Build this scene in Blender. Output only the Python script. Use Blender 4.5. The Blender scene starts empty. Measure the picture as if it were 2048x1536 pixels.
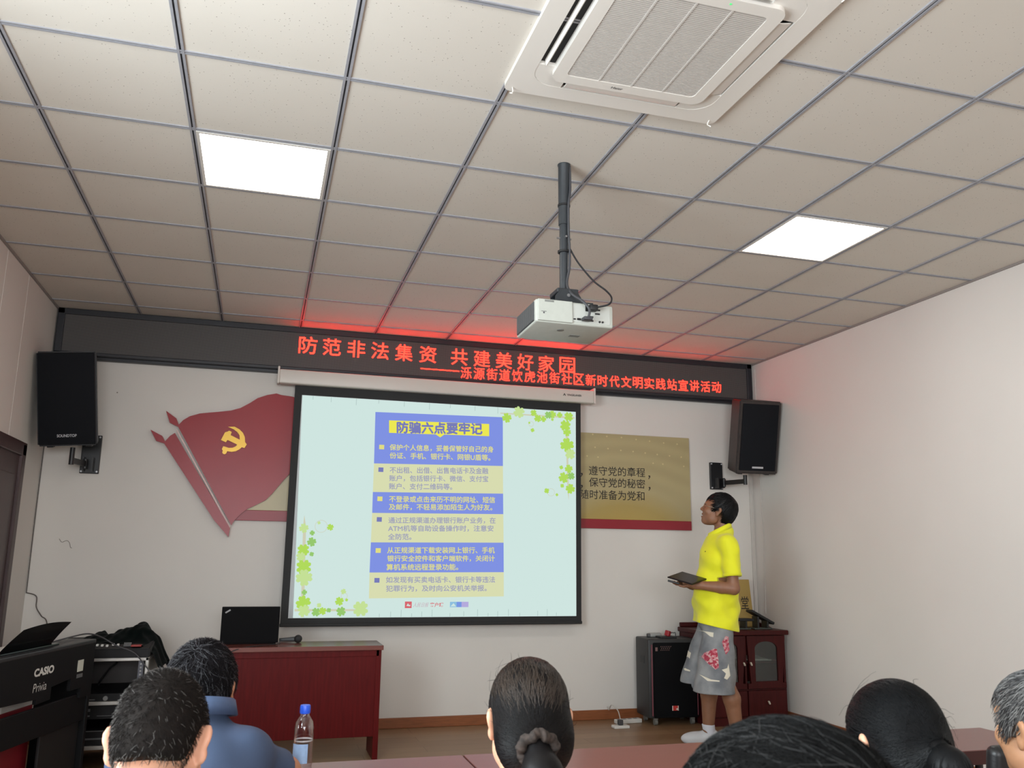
import bpy, bmesh, math, random
import numpy as np
from mathutils import Vector, Matrix, Euler
random.seed(7); RNG = np.random.default_rng(7)
SC = bpy.context.scene
COL = SC.collection

# ------------------------------------------------------------------ camera
cam_d = bpy.data.cameras.new('camera'); cam = bpy.data.objects.new('camera', cam_d); COL.objects.link(cam)
cam_d.sensor_width = 36.0; cam_d.lens = 36.0 * 1702.06 / 2048.0; cam_d.clip_start = 0.05
cam_d.dof.use_dof = True; cam_d.dof.focus_distance = 6.0; cam_d.dof.aperture_fstop = 11.0      # the nearest heads fall softly out of focus
def cam_axes(yaw, pitch, roll):
    cy, sy, cp, sp = math.cos(yaw), math.sin(yaw), math.cos(pitch), math.sin(pitch)
    f = Vector((sy*cp, cy*cp, sp)); r = Vector((cy, -sy, 0)); u = r.cross(f)
    cr, sr = math.cos(roll), math.sin(roll)
    return cr*r + sr*u, -sr*r + cr*u, f
_r, _u, _f = cam_axes(0.281807, 0.200517, 0.0123707)
cam.matrix_world = Matrix(((_r.x, _u.x, -_f.x, 0), (_r.y, _u.y, -_f.y, 0), (_r.z, _u.z, -_f.z, 1.31), (0, 0, 0, 1)))
SC.camera = cam

# ------------------------------------------------------------------ light and exposure
SC.view_settings.view_transform = 'Standard'; SC.view_settings.look = 'None'
SC.view_settings.gamma = 1.0; SC.view_settings.use_curve_mapping = False
SC.view_settings.exposure = 0.0
PANEL_LIGHT = 12.0
DAY = 268.0
world = bpy.data.worlds.new('world'); SC.world = world; world.use_nodes = True
_bg = world.node_tree.nodes['Background']
_bg.inputs[0].default_value = (0.80, 0.90, 1.0, 1); _bg.inputs[1].default_value = 1.0
def daylight(name, loc, rot, sx, sy, power, color):
    l = bpy.data.lights.new(name, 'AREA'); l.shape = 'RECTANGLE'; l.size = sx; l.size_y = sy
    l.energy = power; l.color = color
    o = bpy.data.objects.new(name, l); COL.objects.link(o); o.location = loc; o.rotation_euler = rot
    return o
# daylight through the left-hand window beside the camera
daylight('window_daylight', (-1.80, 1.05, 1.80), (0, math.radians(-90), 0), 1.65, 2.7, DAY, (0.85, 0.955, 1.0))
daylight('rear_window_daylight', (0.1, -3.42, 1.75), (math.radians(90), 0, 0), 3.0, 1.5, DAY*1.0, (0.95, 0.97, 1.0))

# ------------------------------------------------------------------ colour, materials
def lin(c):
    return tuple((v/12.92 if v <= 0.04045 else ((v+0.055)/1.055)**2.4) for v in (x/255.0 for x in c))
MATS = {}
def nd(nt, t, **kw):
    n = nt.nodes.new(t)
    for k, v in kw.items(): setattr(n, k, v)
    return n
def mat(name, rgb, rough=0.6, metal=0.0, spec=0.5, noise=0.0, nscale=40.0, bump=0.0, bscale=200.0, emit=None, estr=0.0, sss=0.0, coat=0.0, stretch=(1, 1, 1), sheen=0.0):
    """principled material; base colour from an sRGB 0-255 triple, mottled by object-space noise"""
    if name in MATS: return MATS[name]
    m = bpy.data.materials.new(name); m.use_nodes = True; nt = m.node_tree; b = nt.nodes['Principled BSDF']
    c = lin(rgb)
    b.inputs['Base Color'].default_value = (*c, 1); b.inputs['Roughness'].default_value = rough
    b.inputs['Metallic'].default_value = metal; b.inputs['Specular IOR Level'].default_value = spec
    if coat: b.inputs['Coat Weight'].default_value = coat; b.inputs['Coat Roughness'].default_value = 0.15
    if sheen: b.inputs['Sheen Weight'].default_value = sheen
    if sss:
        b.inputs['Subsurface Weight'].default_value = sss
        b.inputs['Subsurface Radius'].default_value = (0.012, 0.004, 0.002); b.inputs['Subsurface Scale'].default_value = 1.0
    if emit is not None:
        b.inputs['Emission Color'].default_value = (*emit, 1); b.inputs['Emission Strength'].default_value = estr
    if noise or bump:
        tc = nd(nt, 'ShaderNodeTexCoord'); mp = nd(nt, 'ShaderNodeMapping'); mp.inputs['Scale'].default_value = stretch
        nt.links.new(tc.outputs['Object'], mp.inputs['Vector'])
    if noise:
        n = nd(nt, 'ShaderNodeTexNoise'); n.inputs['Scale'].default_value = nscale; n.inputs['Detail'].default_value = 5
        nt.links.new(mp.outputs[0], n.inputs['Vector'])
        r = nd(nt, 'ShaderNodeValToRGB')
        lo = tuple(v*(1-noise) for v in c); hi = tuple(min(1, v*(1+noise)) for v in c)
        r.color_ramp.elements[0].position = 0.3; r.color_ramp.elements[1].position = 0.7
        r.color_ramp.elements[0].color = (*lo, 1); r.color_ramp.elements[1].color = (*hi, 1)
        nt.links.new(n.outputs['Fac'], r.inputs[0]); nt.links.new(r.outputs[0], b.inputs['Base Color'])
    if bump:
        n2 = nd(nt, 'ShaderNodeTexNoise'); n2.inputs['Scale'].default_value = bscale; n2.inputs['Detail'].default_value = 3
        nt.links.new(mp.outputs[0], n2.inputs['Vector'])
        bp = nd(nt, 'ShaderNodeBump'); bp.inputs['Strength'].default_value = bump; bp.inputs['Distance'].default_value = 0.004
        nt.links.new(n2.outputs['Fac'], bp.inputs['Height']); nt.links.new(bp.outputs[0], b.inputs['Normal'])
    MATS[name] = m
    return m
def glow(name, rgb_lin, strength):
    if name in MATS: return MATS[name]
    m = bpy.data.materials.new(name); m.use_nodes = True; nt = m.node_tree; nt.nodes.clear()
    e = nd(nt, 'ShaderNodeEmission'); e.inputs[0].default_value = (*rgb_lin, 1); e.inputs[1].default_value = strength
    o = nd(nt, 'ShaderNodeOutputMaterial'); nt.links.new(e.outputs[0], o.inputs[0])
    MATS[name] = m; return m

# ------------------------------------------------------------------ mesh helpers
def add_box(bm, c, s, rot=None, bev=0.0, seg=2, mi=0):
    """axis box centre c, full sizes s, optional Euler rot, bevelled edges"""
    r = bmesh.ops.create_cube(bm, size=1.0); vs = r['verts']
    bmesh.ops.scale(bm, vec=s, verts=vs)
    fs = set(f for v in vs for f in v.link_faces)
    if bev:
        es = list(set(e for v in vs for e in v.link_edges))
        rb = bmesh.ops.bevel(bm, geom=es, offset=min(bev, min(s)*0.45), segments=seg, affect='EDGES', profile=0.5)
        fs = set(rb['faces']) | set(f for f in fs if f.is_valid)
        vs = list(set(v for f in fs for v in f.verts))
    M = Matrix.Translation(c)
    if rot: M = M @ Euler(rot).to_matrix().to_4x4()
    bmesh.ops.transform(bm, matrix=M, verts=vs)
    for f in fs: f.material_index = mi
    return vs
def bx(bm, x0, x1, y0, y1, z0, z1, bev=0.0, mi=0, seg=2):
    return add_box(bm, ((x0+x1)/2, (y0+y1)/2, (z0+z1)/2), (abs(x1-x0), abs(y1-y0), abs(z1-z0)), None, bev, seg, mi)
def add_cyl(bm, p0, p1, r0, r1=None, n=20, mi=0, caps=True):
    p0, p1 = Vector(p0), Vector(p1); r1 = r0 if r1 is None else r1
    d = p1-p0; q = Vector((0, 0, 1)).rotation_difference(d.normalized()).to_matrix().to_4x4()
    r = bmesh.ops.create_cone(bm, cap_ends=caps, cap_tris=False, segments=n, radius1=r0, radius2=r1, depth=d.length)
    bmesh.ops.transform(bm, matrix=Matrix.Translation((p0+p1)/2) @ q, verts=r['verts'])
    for f in set(f for v in r['verts'] for f in v.link_faces): f.material_index = mi
    return r['verts']
def add_lathe(bm, prof, n=28, c=(0, 0, 0), mi=0):
    """revolve [(r,z)...] about z"""
    rings = []
    for r, z in prof:
        if r < 1e-6: rings.append([bm.verts.new((c[0], c[1], c[2]+z))])
        else: rings.append([bm.verts.new((c[0]+r*math.cos(2*math.pi*i/n), c[1]+r*math.sin(2*math.pi*i/n), c[2]+z)) for i in range(n)])
    for a, b in zip(rings, rings[1:]):
        for i in range(n):
            j = (i+1) % n
            if len(a) == 1 and len(b) == 1: continue
            if len(a) == 1: f = bm.faces.new((a[0], b[j], b[i]))
            elif len(b) == 1: f = bm.faces.new((a[i], a[j], b[0]))
            else: f = bm.faces.new((a[i], a[j], b[j], b[i]))
            f.material_index = mi
def smooth_path(pts, k=8):
    pts = [Vector(p) for p in pts]; out = []
    for i in range(len(pts)-1):
        p0 = pts[max(i-1, 0)]; p1 = pts[i]; p2 = pts[i+1]; p3 = pts[min(i+2, len(pts)-1)]
        for j in range(k):
            t = j/k
            out.append(0.5*((2*p1)+(-p0+p2)*t+(2*p0-5*p1+4*p2-p3)*t*t+(-p0+3*p1-3*p2+p3)*t**3))
    out.append(pts[-1]); return out
def add_tube(bm, pts, r, n=8, k=8, mi=0):
    P = smooth_path(pts, k) if k > 1 else [Vector(p) for p in pts]
    up = Vector((0.13, 0.21, 1)); rings = []
    for i, p in enumerate(P):
        t = (P[min(i+1, len(P)-1)]-P[max(i-1, 0)])
        t = t.normalized() if t.length > 1e-9 else Vector((0, 0, 1))
        a = t.cross(up)
        if a.length < 1e-3: a = t.cross(Vector((1, 0, 0)))
        a.normalize(); b = t.cross(a).normalized(); up = a.cross(t)
        rr = r(i/(len(P)-1)) if callable(r) else r
        rings.append([bm.verts.new(p+rr*(math.cos(2*math.pi*j/n)*a+math.sin(2*math.pi*j/n)*b)) for j in range(n)])
    for A, B in zip(rings, rings[1:]):
        for j in range(n):
            f = bm.faces.new((A[j], A[(j+1) % n], B[(j+1) % n], B[j])); f.material_index = mi
    for R in (rings[0][::-1], rings[-1]):
        f = bm.faces.new(R); f.material_index = mi
def add_prism(bm, poly, y0, y1, mi=0):
    """(x,z) polygon extruded from y0 to y1"""
    a = [bm.verts.new((x, y0, z)) for x, z in poly]; b = [bm.verts.new((x, y1, z)) for x, z in poly]
    fs = [bm.faces.new(a), bm.faces.new(b[::-1])]
    n = len(poly)
    for i in range(n): fs.append(bm.faces.new((a[i], b[i], b[(i+1) % n], a[(i+1) % n])))
    for f in fs: f.material_index = mi
def add_flat(bm, poly, y, mi=0):
    f = bm.faces.new([bm.verts.new((x, y, z)) for x, z in poly]); f.material_index = mi
def obj(name, bm, m, parent=None, smooth=False, loc=None, rot=None):
    me = bpy.data.meshes.new(name)
    bmesh.ops.recalc_face_normals(bm, faces=bm.faces)
    bm.to_mesh(me); bm.free()
    for x in (m if isinstance(m, (list, tuple)) else [m]): me.materials.append(x)
    if smooth:
        for p in me.polygons: p.use_smooth = True
        if smooth != 'all': me.set_sharp_from_angle(angle=math.radians(40))
    o = bpy.data.objects.new(name, me); COL.objects.link(o)
    if parent: o.parent = parent
    if loc: o.location = loc
    if rot: o.rotation_euler = rot
    return o
def tag(o, label, cat, group=None):
    o['label'] = label; o['category'] = cat
    if group: o['group'] = group
    return o
def thing(name, label, cat, loc=(0, 0, 0), rot=(0, 0, 0), group=None):
    o = bpy.data.objects.new(name, None); COL.objects.link(o); o.location = loc; o.rotation_euler = rot
    o.empty_display_size = 0.05
    return tag(o, label, cat, group)
def struct(name, bm, m, parent=None, **k):
    o = obj(name, bm, m, parent, **k); o['kind'] = 'structure'; return o
def NB(): return bmesh.new()
def copy_thing(root, loc=None, rot=None, label=None):
    r = root.copy(); COL.objects.link(r)
    if loc: r.location = loc
    if rot: r.rotation_euler = rot
    if label: r['label'] = label
    for ch in list(root.children):
        c = ch.copy(); COL.objects.link(c); c.parent = r
        for g in list(ch.children):
            d = g.copy(); COL.objects.link(d); d.parent = c
    return r
def glyphs(body, bold=0.0, shear=0.0):
    """text outlines as (N,2) vertices normalised to the bounding box, and faces"""
    c = bpy.data.curves.new('text', 'FONT'); c.body = body; c.offset = bold; c.shear = shear; c.resolution_u = 3
    o = bpy.data.objects.new('text', c); COL.objects.link(o)
    dg = bpy.context.evaluated_depsgraph_get(); dg.update()
    me = bpy.data.meshes.new_from_object(o.evaluated_get(dg))
    V = np.array([v.co[:2] for v in me.vertices]); F = [tuple(p.vertices) for p in me.polygons]
    bpy.data.objects.remove(o); bpy.data.curves.remove(c); bpy.data.meshes.remove(me)
    return V, F
def text_quad(bm, body, quad, y, mi=0, bold=0.012, shear=0.0, full=False, fat=0.0):
    """write text on the plane y=const so its box fills quad [(x,z) TL,TR,BR,BL]; full keeps the em height"""
    V, F = glyphs(body, bold, shear)
    lo, hi = V.min(0), V.max(0)
    if full: lo[1], hi[1] = -0.12, 0.88
    N = (V-lo)/(hi-lo)
    q = [np.array(p) for p in quad]; u = N[:, :1]; v = N[:, 1:]
    P = (q[3]*(1-u)+q[2]*u)*(1-v)+(q[0]*(1-u)+q[1]*u)*v
    for k, (ox, oz) in enumerate([(0, 0)] if not fat else [(fat, 0), (-fat, 0), (0, fat), (0, -fat)]):   # heavier strokes
        vs = [bm.verts.new((p[0]+ox, y-k*2e-5, p[1]+oz)) for p in P]
        for f in F:
            try: bm.faces.new([vs[i] for i in f]).material_index = mi
            except ValueError: pass
def rect(x0, x1, z0, z1): return [(x0, z1), (x1, z1), (x1, z0), (x0, z0)]

# ------------------------------------------------------------------ room shell
XL, XR, YF, YB, CZ = -1.574, 4.335, 6.95, -3.2, 3.11
M_wall = mat('wall_paint', (214, 210, 204), 0.75, noise=0.025, nscale=1.3, bump=0.04, bscale=160)
M_wall_r = M_wall
def floor_mat():
    m = bpy.data.materials.new('laminate'); m.use_nodes = True; nt = m.node_tree; b = nt.nodes['Principled BSDF']
    tc = nd(nt, 'ShaderNodeTexCoord'); br = nd(nt, 'ShaderNodeTexBrick')
    br.inputs['Scale'].default_value = 1.0; br.inputs['Mortar Size'].default_value = 0.0015
    br.inputs['Brick Width'].default_value = 1.2; br.inputs['Row Height'].default_value = 0.165; br.offset = 0.37
    br.inputs['Color1'].default_value = (*lin((136, 106, 78)), 1); br.inputs['Color2'].default_value = (*lin((150, 120, 90)), 1)
    br.inputs['Mortar'].default_value = (*lin((80, 60, 44)), 1)
    mp = nd(nt, 'ShaderNodeMapping'); mp.inputs['Scale'].default_value = (1.6, 22, 1)
    n = nd(nt, 'ShaderNodeTexNoise'); n.inputs['Scale'].default_value = 2.2; n.inputs['Detail'].default_value = 8
    mx = nd(nt, 'ShaderNodeMix', data_type='RGBA', blend_type='MULTIPLY'); mx.inputs[0].default_value = 0.5
    r = nd(nt, 'ShaderNodeValToRGB'); r.color_ramp.elements[0].color = (0.55, 0.5, 0.46, 1); r.color_ramp.elements[1].color = (1.1, 1.08, 1.05, 1)
    L = nt.links.new
    L(tc.outputs['Object'], br.inputs['Vector']); L(tc.outputs['Object'], mp.inputs[0]); L(mp.outputs[0], n.inputs['Vector'])
    L(n.outputs['Fac'], r.inputs[0]); L(br.outputs['Color'], mx.inputs[6]); L(r.outputs[0], mx.inputs[7]); L(mx.outputs[2], b.inputs['Base Color'])
    b.inputs['Roughness'].default_value = 0.38
    return m
bm = NB(); bx(bm, XL-0.2, XR+0.2, YB-0.2, YF+0.2, -0.12, 0.0); struct('floor', bm, floor_mat())
# ceiling tiles: pale mineral board with scattered dark pin holes
def tile_mat():
    m = bpy.data.materials.new('mineral_tile'); m.use_nodes = True; nt = m.node_tree; b = nt.nodes['Principled BSDF']
    tc = nd(nt, 'ShaderNodeTexCoord'); v = nd(nt, 'ShaderNodeTexVoronoi'); v.inputs['Scale'].default_value = 70
    w = nd(nt, 'ShaderNodeTexWhiteNoise'); L = nt.links.new
    L(tc.outputs['Object'], v.inputs['Vector']); L(v.outputs['Color'], w.inputs['Vector'])
    s = nd(nt, 'ShaderNodeMath', operation='MULTIPLY'); s.inputs[1].default_value = 0.15
    L(w.outputs['Value'], s.inputs[0])
    lt = nd(nt, 'ShaderNodeMath', operation='LESS_THAN'); L(v.outputs['Distance'], lt.inputs[0]); L(s.outputs[0], lt.inputs[1])
    n = nd(nt, 'ShaderNodeTexNoise'); n.inputs['Scale'].default_value = 1.7; L(tc.outputs['Object'], n.inputs['Vector'])
    r = nd(nt, 'ShaderNodeValToRGB'); r.color_ramp.elements[0].color = (*lin((205, 198, 188)), 1); r.color_ramp.elements[1].color = (*lin((214, 208, 199)), 1)
    L(n.outputs['Fac'], r.inputs[0])
    mx = nd(nt, 'ShaderNodeMix', data_type='RGBA'); L(lt.outputs[0], mx.inputs[0]); L(r.outputs[0], mx.inputs[6]); mx.inputs[7].default_value = (*lin((128, 118, 108)), 1)
    L(mx.outputs[2], b.inputs['Base Color']); b.inputs['Roughness'].default_value = 0.85
    return m
bm = NB(); bx(bm, XL-0.2, XR+0.2, YB-0.2, YF+0.2, CZ, CZ+0.12); struct('ceiling', bm, tile_mat())
M_runner = mat('grid_grey', (150, 150, 156), 0.45, noise=0.05); M_slot = mat('grid_slot', (40, 42, 48), 0.6)
GX0, GY0, GS = -0.9963, 3.0415, 0.6
bm = NB()
for k in range(-1, 10):
    x = GX0+GS*k
    if XL+0.05 < x < XR-0.05:
        bx(bm, x-0.013, x-0.0035, YB, 6.86, CZ-0.006, CZ, mi=0); bx(bm, x+0.0035, x+0.013, YB, 6.86, CZ-0.006, CZ, mi=0)
        bx(bm, x-0.0035, x+0.0035, YB, 6.86, CZ-0.002, CZ, mi=1)
for r in range(-11, 8):
    y = GY0+GS*r
    if YB+0.05 < y < 6.86:
        for a, c, mm, h in ((-0.011, -0.003, 0, 0.005), (-0.003, 0.003, 1, 0.0015), (0.003, 0.011, 0, 0.005)):
            bx(bm, XL, XR, y+a, y+c, CZ-h, CZ, mi=mm)
g = struct('trim_1', bm, [M_runner, M_slot])
M_angle = mat('wall_angle', (140, 134, 130), 0.5)
bm = NB(); bx(bm, XL, XL+0.012, YB, YF, CZ-0.014, CZ); bx(bm, XR-0.012, XR, YB, YF, CZ-0.014, CZ); struct('trim_2', bm, M_angle)

bm = NB(); bx(bm, XL-0.2, XR+0.2, YF, YF+0.2, 0, CZ); struct('wall_front', bm, M_wall)
bm = NB(); bx(bm, XR, XR+0.2, YB, YF, 0, CZ); struct('wall_right', bm, M_wall_r)
WY0, WY1, WZ0, WZ1 = -0.30, 2.40, 0.95, 2.65
bm = NB(); bx(bm, XL-0.2, XL, YB, WY0, 0, CZ); bx(bm, XL-0.2, XL, WY1, YF, 0, CZ)
bx(bm, XL-0.2, XL, WY0, WY1, 0, WZ0); bx(bm, XL-0.2, XL, WY0, WY1, WZ1, CZ)
# shallow vertical panel joints
for y in (5.05, 5.55, 6.05): bx(bm, XL, XL+0.0015, y-0.006, y+0.006, 0.1, CZ-0.02)
struct('wall_left', bm, M_wall)
RX0, RX1, RZ0, RZ1 = -1.4, 1.6, 1.0, 2.5
bm = NB(); bx(bm, XL-0.2, RX0, YB-0.2, YB, 0, CZ); bx(bm, RX1, XR+0.2, YB-0.2, YB, 0, CZ)
bx(bm, RX0, RX1, YB-0.2, YB, 0, RZ0); bx(bm, RX0, RX1, YB-0.2, YB, RZ1, CZ)
struct('wall_back', bm, M_wall)
M_alu = mat('window_aluminium', (215, 216, 218), 0.35, metal=0.3)
def pane_mat():
    m = bpy.data.materials.new('window_pane'); m.use_nodes = True; nt = m.node_tree; nt.nodes.clear()
    t = nd(nt, 'ShaderNodeBsdfTransparent'); g = nd(nt, 'ShaderNodeBsdfGlossy'); g.inputs['Roughness'].default_value = 0.02
    mx = nd(nt, 'ShaderNodeMixShader'); mx.inputs[0].default_value = 0.06; o = nd(nt, 'ShaderNodeOutputMaterial')
    nt.links.new(t.outputs[0], mx.inputs[1]); nt.links.new(g.outputs[0], mx.inputs[2]); nt.links.new(mx.outputs[0], o.inputs[0]); return m
M_pane = pane_mat()
bm = NB(); xw = XL-0.12
for y0, y1 in ((WY0, WY0+0.06), ((WY0+WY1)/2-0.03, (WY0+WY1)/2+0.03), (WY1-0.06, WY1)): bx(bm, xw-0.03, xw+0.03, y0, y1, WZ0, WZ1)
bx(bm, xw-0.03, xw+0.03, WY0, WY1, WZ0, WZ0+0.06); bx(bm, xw-0.03, xw+0.03, WY0, WY1, WZ1-0.06, WZ1)
w1 = struct('window_1', bm, M_alu)
bm = NB(); bx(bm, xw-0.003, xw+0.003, WY0, WY1, WZ0, WZ1); struct('window_pane', bm, M_pane, w1)
bm = NB(); yw = YB-0.1
for x0, x1 in ((RX0, RX0+0.06), ((RX0+RX1)/2-0.03, (RX0+RX1)/2+0.03), (RX1-0.06, RX1)): bx(bm, x0, x1, yw-0.03, yw+0.03, RZ0, RZ1)
bx(bm, RX0, RX1, yw-0.03, yw+0.03, RZ0, RZ0+0.06); bx(bm, RX0, RX1, yw-0.03, yw+0.03, RZ1-0.06, RZ1)
w2 = struct('window_2', bm, M_alu)
bm = NB(); bx(bm, RX0, RX1, yw-0.003, yw+0.003, RZ0, RZ1); struct('window_pane', bm, M_pane, w2)
M_base = mat('baseboard_wood', (134, 78, 44), 0.42, noise=0.18, nscale=9, stretch=(1, 12, 12))
for nm, b in (('front', (XL, XR, YF-0.014, YF)), ('right', (XR-0.014, XR, YB, YF-0.014)), ('left', (XL, XL+0.014, YB, 5.42))):
    bm = NB(); bx(bm, *b, 0, 0.078, bev=0.004); struct('baseboard_'+nm, bm, M_base)
# dark timber door in the left wall, by the front corner
M_door = mat('door_wood', (58, 34, 34), 0.4, noise=0.2, nscale=6, stretch=(8, 8, 1))
bm = NB(); bx(bm, XL, XL+0.030, 6.31, 6.40, 0, 2.01, 0.006); bx(bm, XL, XL+0.030, 5.42, 5.51, 0, 2.01, 0.006); bx(bm, XL, XL+0.030, 5.42, 6.40, 1.93, 2.02, 0.006)
d1 = struct('door_1', bm, M_door)
bm = NB(); bx(bm, XL, XL+0.012, 5.51, 6.31, 0.005, 1.93)
for z0, z1 in ((0.15, 0.85), (1.0, 1.8)): bx(bm, XL+0.01, XL+0.02, 5.62, 6.20, z0, z1, 0.008)
struct('door_leaf', bm, M_door, d1)
bm = NB(); add_cyl(bm, (XL+0.012, 5.58, 0.98), (XL+0.05, 5.58, 0.98), 0.012); add_cyl(bm, (XL+0.05, 5.57, 0.98), (XL+0.05, 5.69, 0.98), 0.009); struct('door_handle', bm, mat('handle_steel', (170, 168, 165), 0.3, metal=0.9), d1)
# ------------------------------------------------------------------ ceiling lamps
M_diff = glow('led_panel_glow', (1.0, 0.985, 0.96), PANEL_LIGHT)
M_white = mat('white_plastic', (214, 210, 203), 0.45)
def ceiling_lamp(x0, y0, label, seen=True):
    t = thing('ceiling_light', label, 'ceiling light', (x0+0.3, y0+0.3, CZ), group='square ceiling light panels')
    bm = NB()
    for a in ((-0.288, -0.274, -0.288, 0.288), (0.274, 0.288, -0.288, 0.288), (-0.274, 0.274, -0.288, -0.274), (-0.274, 0.274, 0.274, 0.288)):
        bx(bm, *a, -0.008, 0.0)
    obj('light_frame', bm, M_white, t)
    bm = NB(); bx(bm, -0.274, 0.274, -0.274, 0.274, -0.006, 0.0); obj('diffuser', bm, M_diff, t)
    return t
cl = ceiling_lamp(GX0+GS, GY0+GS, 'lit square ceiling panel on the left, nearer the left-hand wall')
copy_thing(cl, (GX0+6*GS+0.3, GY0+GS+0.3, CZ), label='lit square ceiling panel on the right, nearer the right-hand wall')

# ------------------------------------------------------------------ cassette air conditioner
t = thing('ceiling_air_conditioner', 'white square cassette air conditioner set into the ceiling tiles', 'air conditioner', (1.245, 2.455, CZ))
M_acw = mat('ac_white', (222, 217, 210), 0.4); M_acg = mat('ac_grille', (158, 152, 146), 0.55); M_dark = mat('vent_dark', (26, 26, 28), 0.7)
H = 0.455
def rrect(hx, hy, r, n=8):
    out = []
    for cx, cy, a0 in ((hx-r, hy-r, 0), (-hx+r, hy-r, 90), (-hx+r, -hy+r, 180), (hx-r, -hy+r, 270)):
        for i in range(n+1):
            a = math.radians(a0+90*i/n); out.append((cx+r*math.cos(a), cy+r*math.sin(a)))
    return out
def add_slab(bm, loop, z0, z1, inset=0.0, mi=0):
    """rounded plate between z0 (ceiling side) and z1 (below), lower face inset"""
    s = [(x*(1-inset/max(0.01, abs(x))) if abs(x) > inset else x, y*(1-inset/max(0.01, abs(y))) if abs(y) > inset else y) for x, y in loop]
    a = [bm.verts.new((x, y, z0)) for x, y in loop]; b = [bm.verts.new((x, y, z1)) for x, y in s]
    n = len(a); fs = [bm.faces.new(a), bm.faces.new(b[::-1])]
    for i in range(n): fs.append(bm.faces.new((a[i], a[(i+1) % n], b[(i+1) % n], b[i])))
    for f in fs: f.material_index = mi
def add_ring(bm, outer, inner, z0, z1, mi=0):
    """flat frame between two loops of equal count, from z0 down to z1"""
    n = len(outer); A = [[bm.verts.new((x, y, z)) for x, y in L] for L in (outer, inner) for z in (z0, z1)]
    for P, Q in ((A[0], A[1]), (A[1], A[3]), (A[3], A[2]), (A[2], A[0])):
        for i in range(n):
            f = bm.faces.new((P[i], P[(i+1) % n], Q[(i+1) % n], Q[i])); f.material_index = mi
bm = NB(); add_ring(bm, rrect(H, H, 0.03), rrect(0.375, 0.375, 0.09), 0.0, -0.020); obj('panel', bm, M_acw, t, smooth=True)
bm = NB(); add_slab(bm, rrect(0.375, 0.375, 0.09), -0.001, -0.004); obj('air_duct', bm, M_dark, t)
for sx, sy in ((1, 1), (1, -1), (-1, 1), (-1, -1)):      # solid corners between the four outlets
    bm = NB()
    L = [(0.245, 0.379), (0.30, 0.378)]+[(0.285+0.09*math.sin(a), 0.285+0.09*math.cos(a)) for a in (0.5, 0.8, 1.1)]+[(0.378, 0.30), (0.379, 0.245), (0.30, 0.245), (0.245, 0.30)]
    add_slab(bm, [(x*sx, y*sy) for x, y in L], -0.002, -0.019)
    obj('corner_cover', bm, M_acw, t)
bm = NB(); add_ring(bm, rrect(0.312, 0.312, 0.045), rrect(0.262, 0.262, 0.02), -0.002, -0.036); obj('grille_frame', bm, M_acw, t, smooth=True)
bm = NB(); bx(bm, -0.262, 0.262, -0.262, 0.262, -0.010, -0.004, mi=1)
for i in range(58):
    y = -0.259+i*0.518/57
    bx(bm, -0.262, 0.262, y-0.0028, y+0.0028, -0.034, -0.018, mi=0)
for x in (-0.131, 0.0, 0.131): bx(bm, x-0.0035, x+0.0035, -0.262, 0.262, -0.0355, -0.018, mi=0)
obj('intake_grille', bm, [mat('ac_slat', (196, 190, 184), 0.5), mat('filter_dark', (96, 92, 90), 0.8)], t)
for (cx, cy, rz, tilt, L) in ((0, 0.342, 0, 0.10, 0.47), (0, -0.342, math.pi, 0.6, 0.47), (-0.342, 0, math.pi/2, 1.38, 0.47), (0.342, 0, -math.pi/2, 0.22, 0.47)):
    bm = NB(); N = 10
    for j in range(N):                                      # curved louvre blade
        a0 = -0.25+0.5*j/N; a1 = -0.25+0.5*(j+1)/N
        p = [(0.030*math.sin(a)*(2.0 if tilt > 0.5 else 3.4), -0.012*math.cos(a*2)) for a in (a0, a1)]
        v = [bm.verts.new((x, yy, zz)) for x in (-L/2, L/2) for yy, zz in p]
        bm.faces.new((v[0], v[1], v[3], v[2]))
    bmesh.ops.remove_doubles(bm, verts=bm.verts, dist=1e-5)
    bmesh.ops.solidify(bm, geom=bm.faces[:], thickness=0.004)
    obj('louvre', bm, M_acw, t, loc=(cx, cy, -0.012), rot=(0, 0, 0)).rotation_euler = (Matrix.Rotation(rz, 3, 'Z') @ Matrix.Rotation(tilt, 3, 'X')).to_euler()
for sx, sy in ((1, 1), (-1, 1), (1, -1), (-1, -1)):
    bm = NB(); add_tube(bm, [(0.425*sx, 0.425*sy, -0.018), (0.42*sx, 0.435*sy, -0.034), (0.432*sx, 0.432*sy, -0.042), (0.425*sx, 0.42*sy, -0.050)], 0.0022, n=6, k=5); obj('hook', bm, M_acw, t, smooth=True)
bm = NB(); V, F = glyphs('Haier', 0.01)
V = (V-V.mean(0))*0.021
vs = [bm.verts.new((x, -y+0.0, 0)) for x, y in V]
for f in F:
    try: bm.faces.new([vs[i] for i in f])
    except ValueError: pass
bmesh.ops.transform(bm, matrix=Matrix.Translation((-0.045, 0.289, -0.0368)), verts=bm.verts)
obj('badge', bm, mat('badge_dark', (70, 70, 74), 0.5), t)
bm = NB(); bx(bm, 0.10, 0.107, -0.293, -0.287, -0.0375, -0.035); obj('indicator_light', bm, glow('green_glow', (0.1, 1.0, 0.25), 1.2), t)

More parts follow.
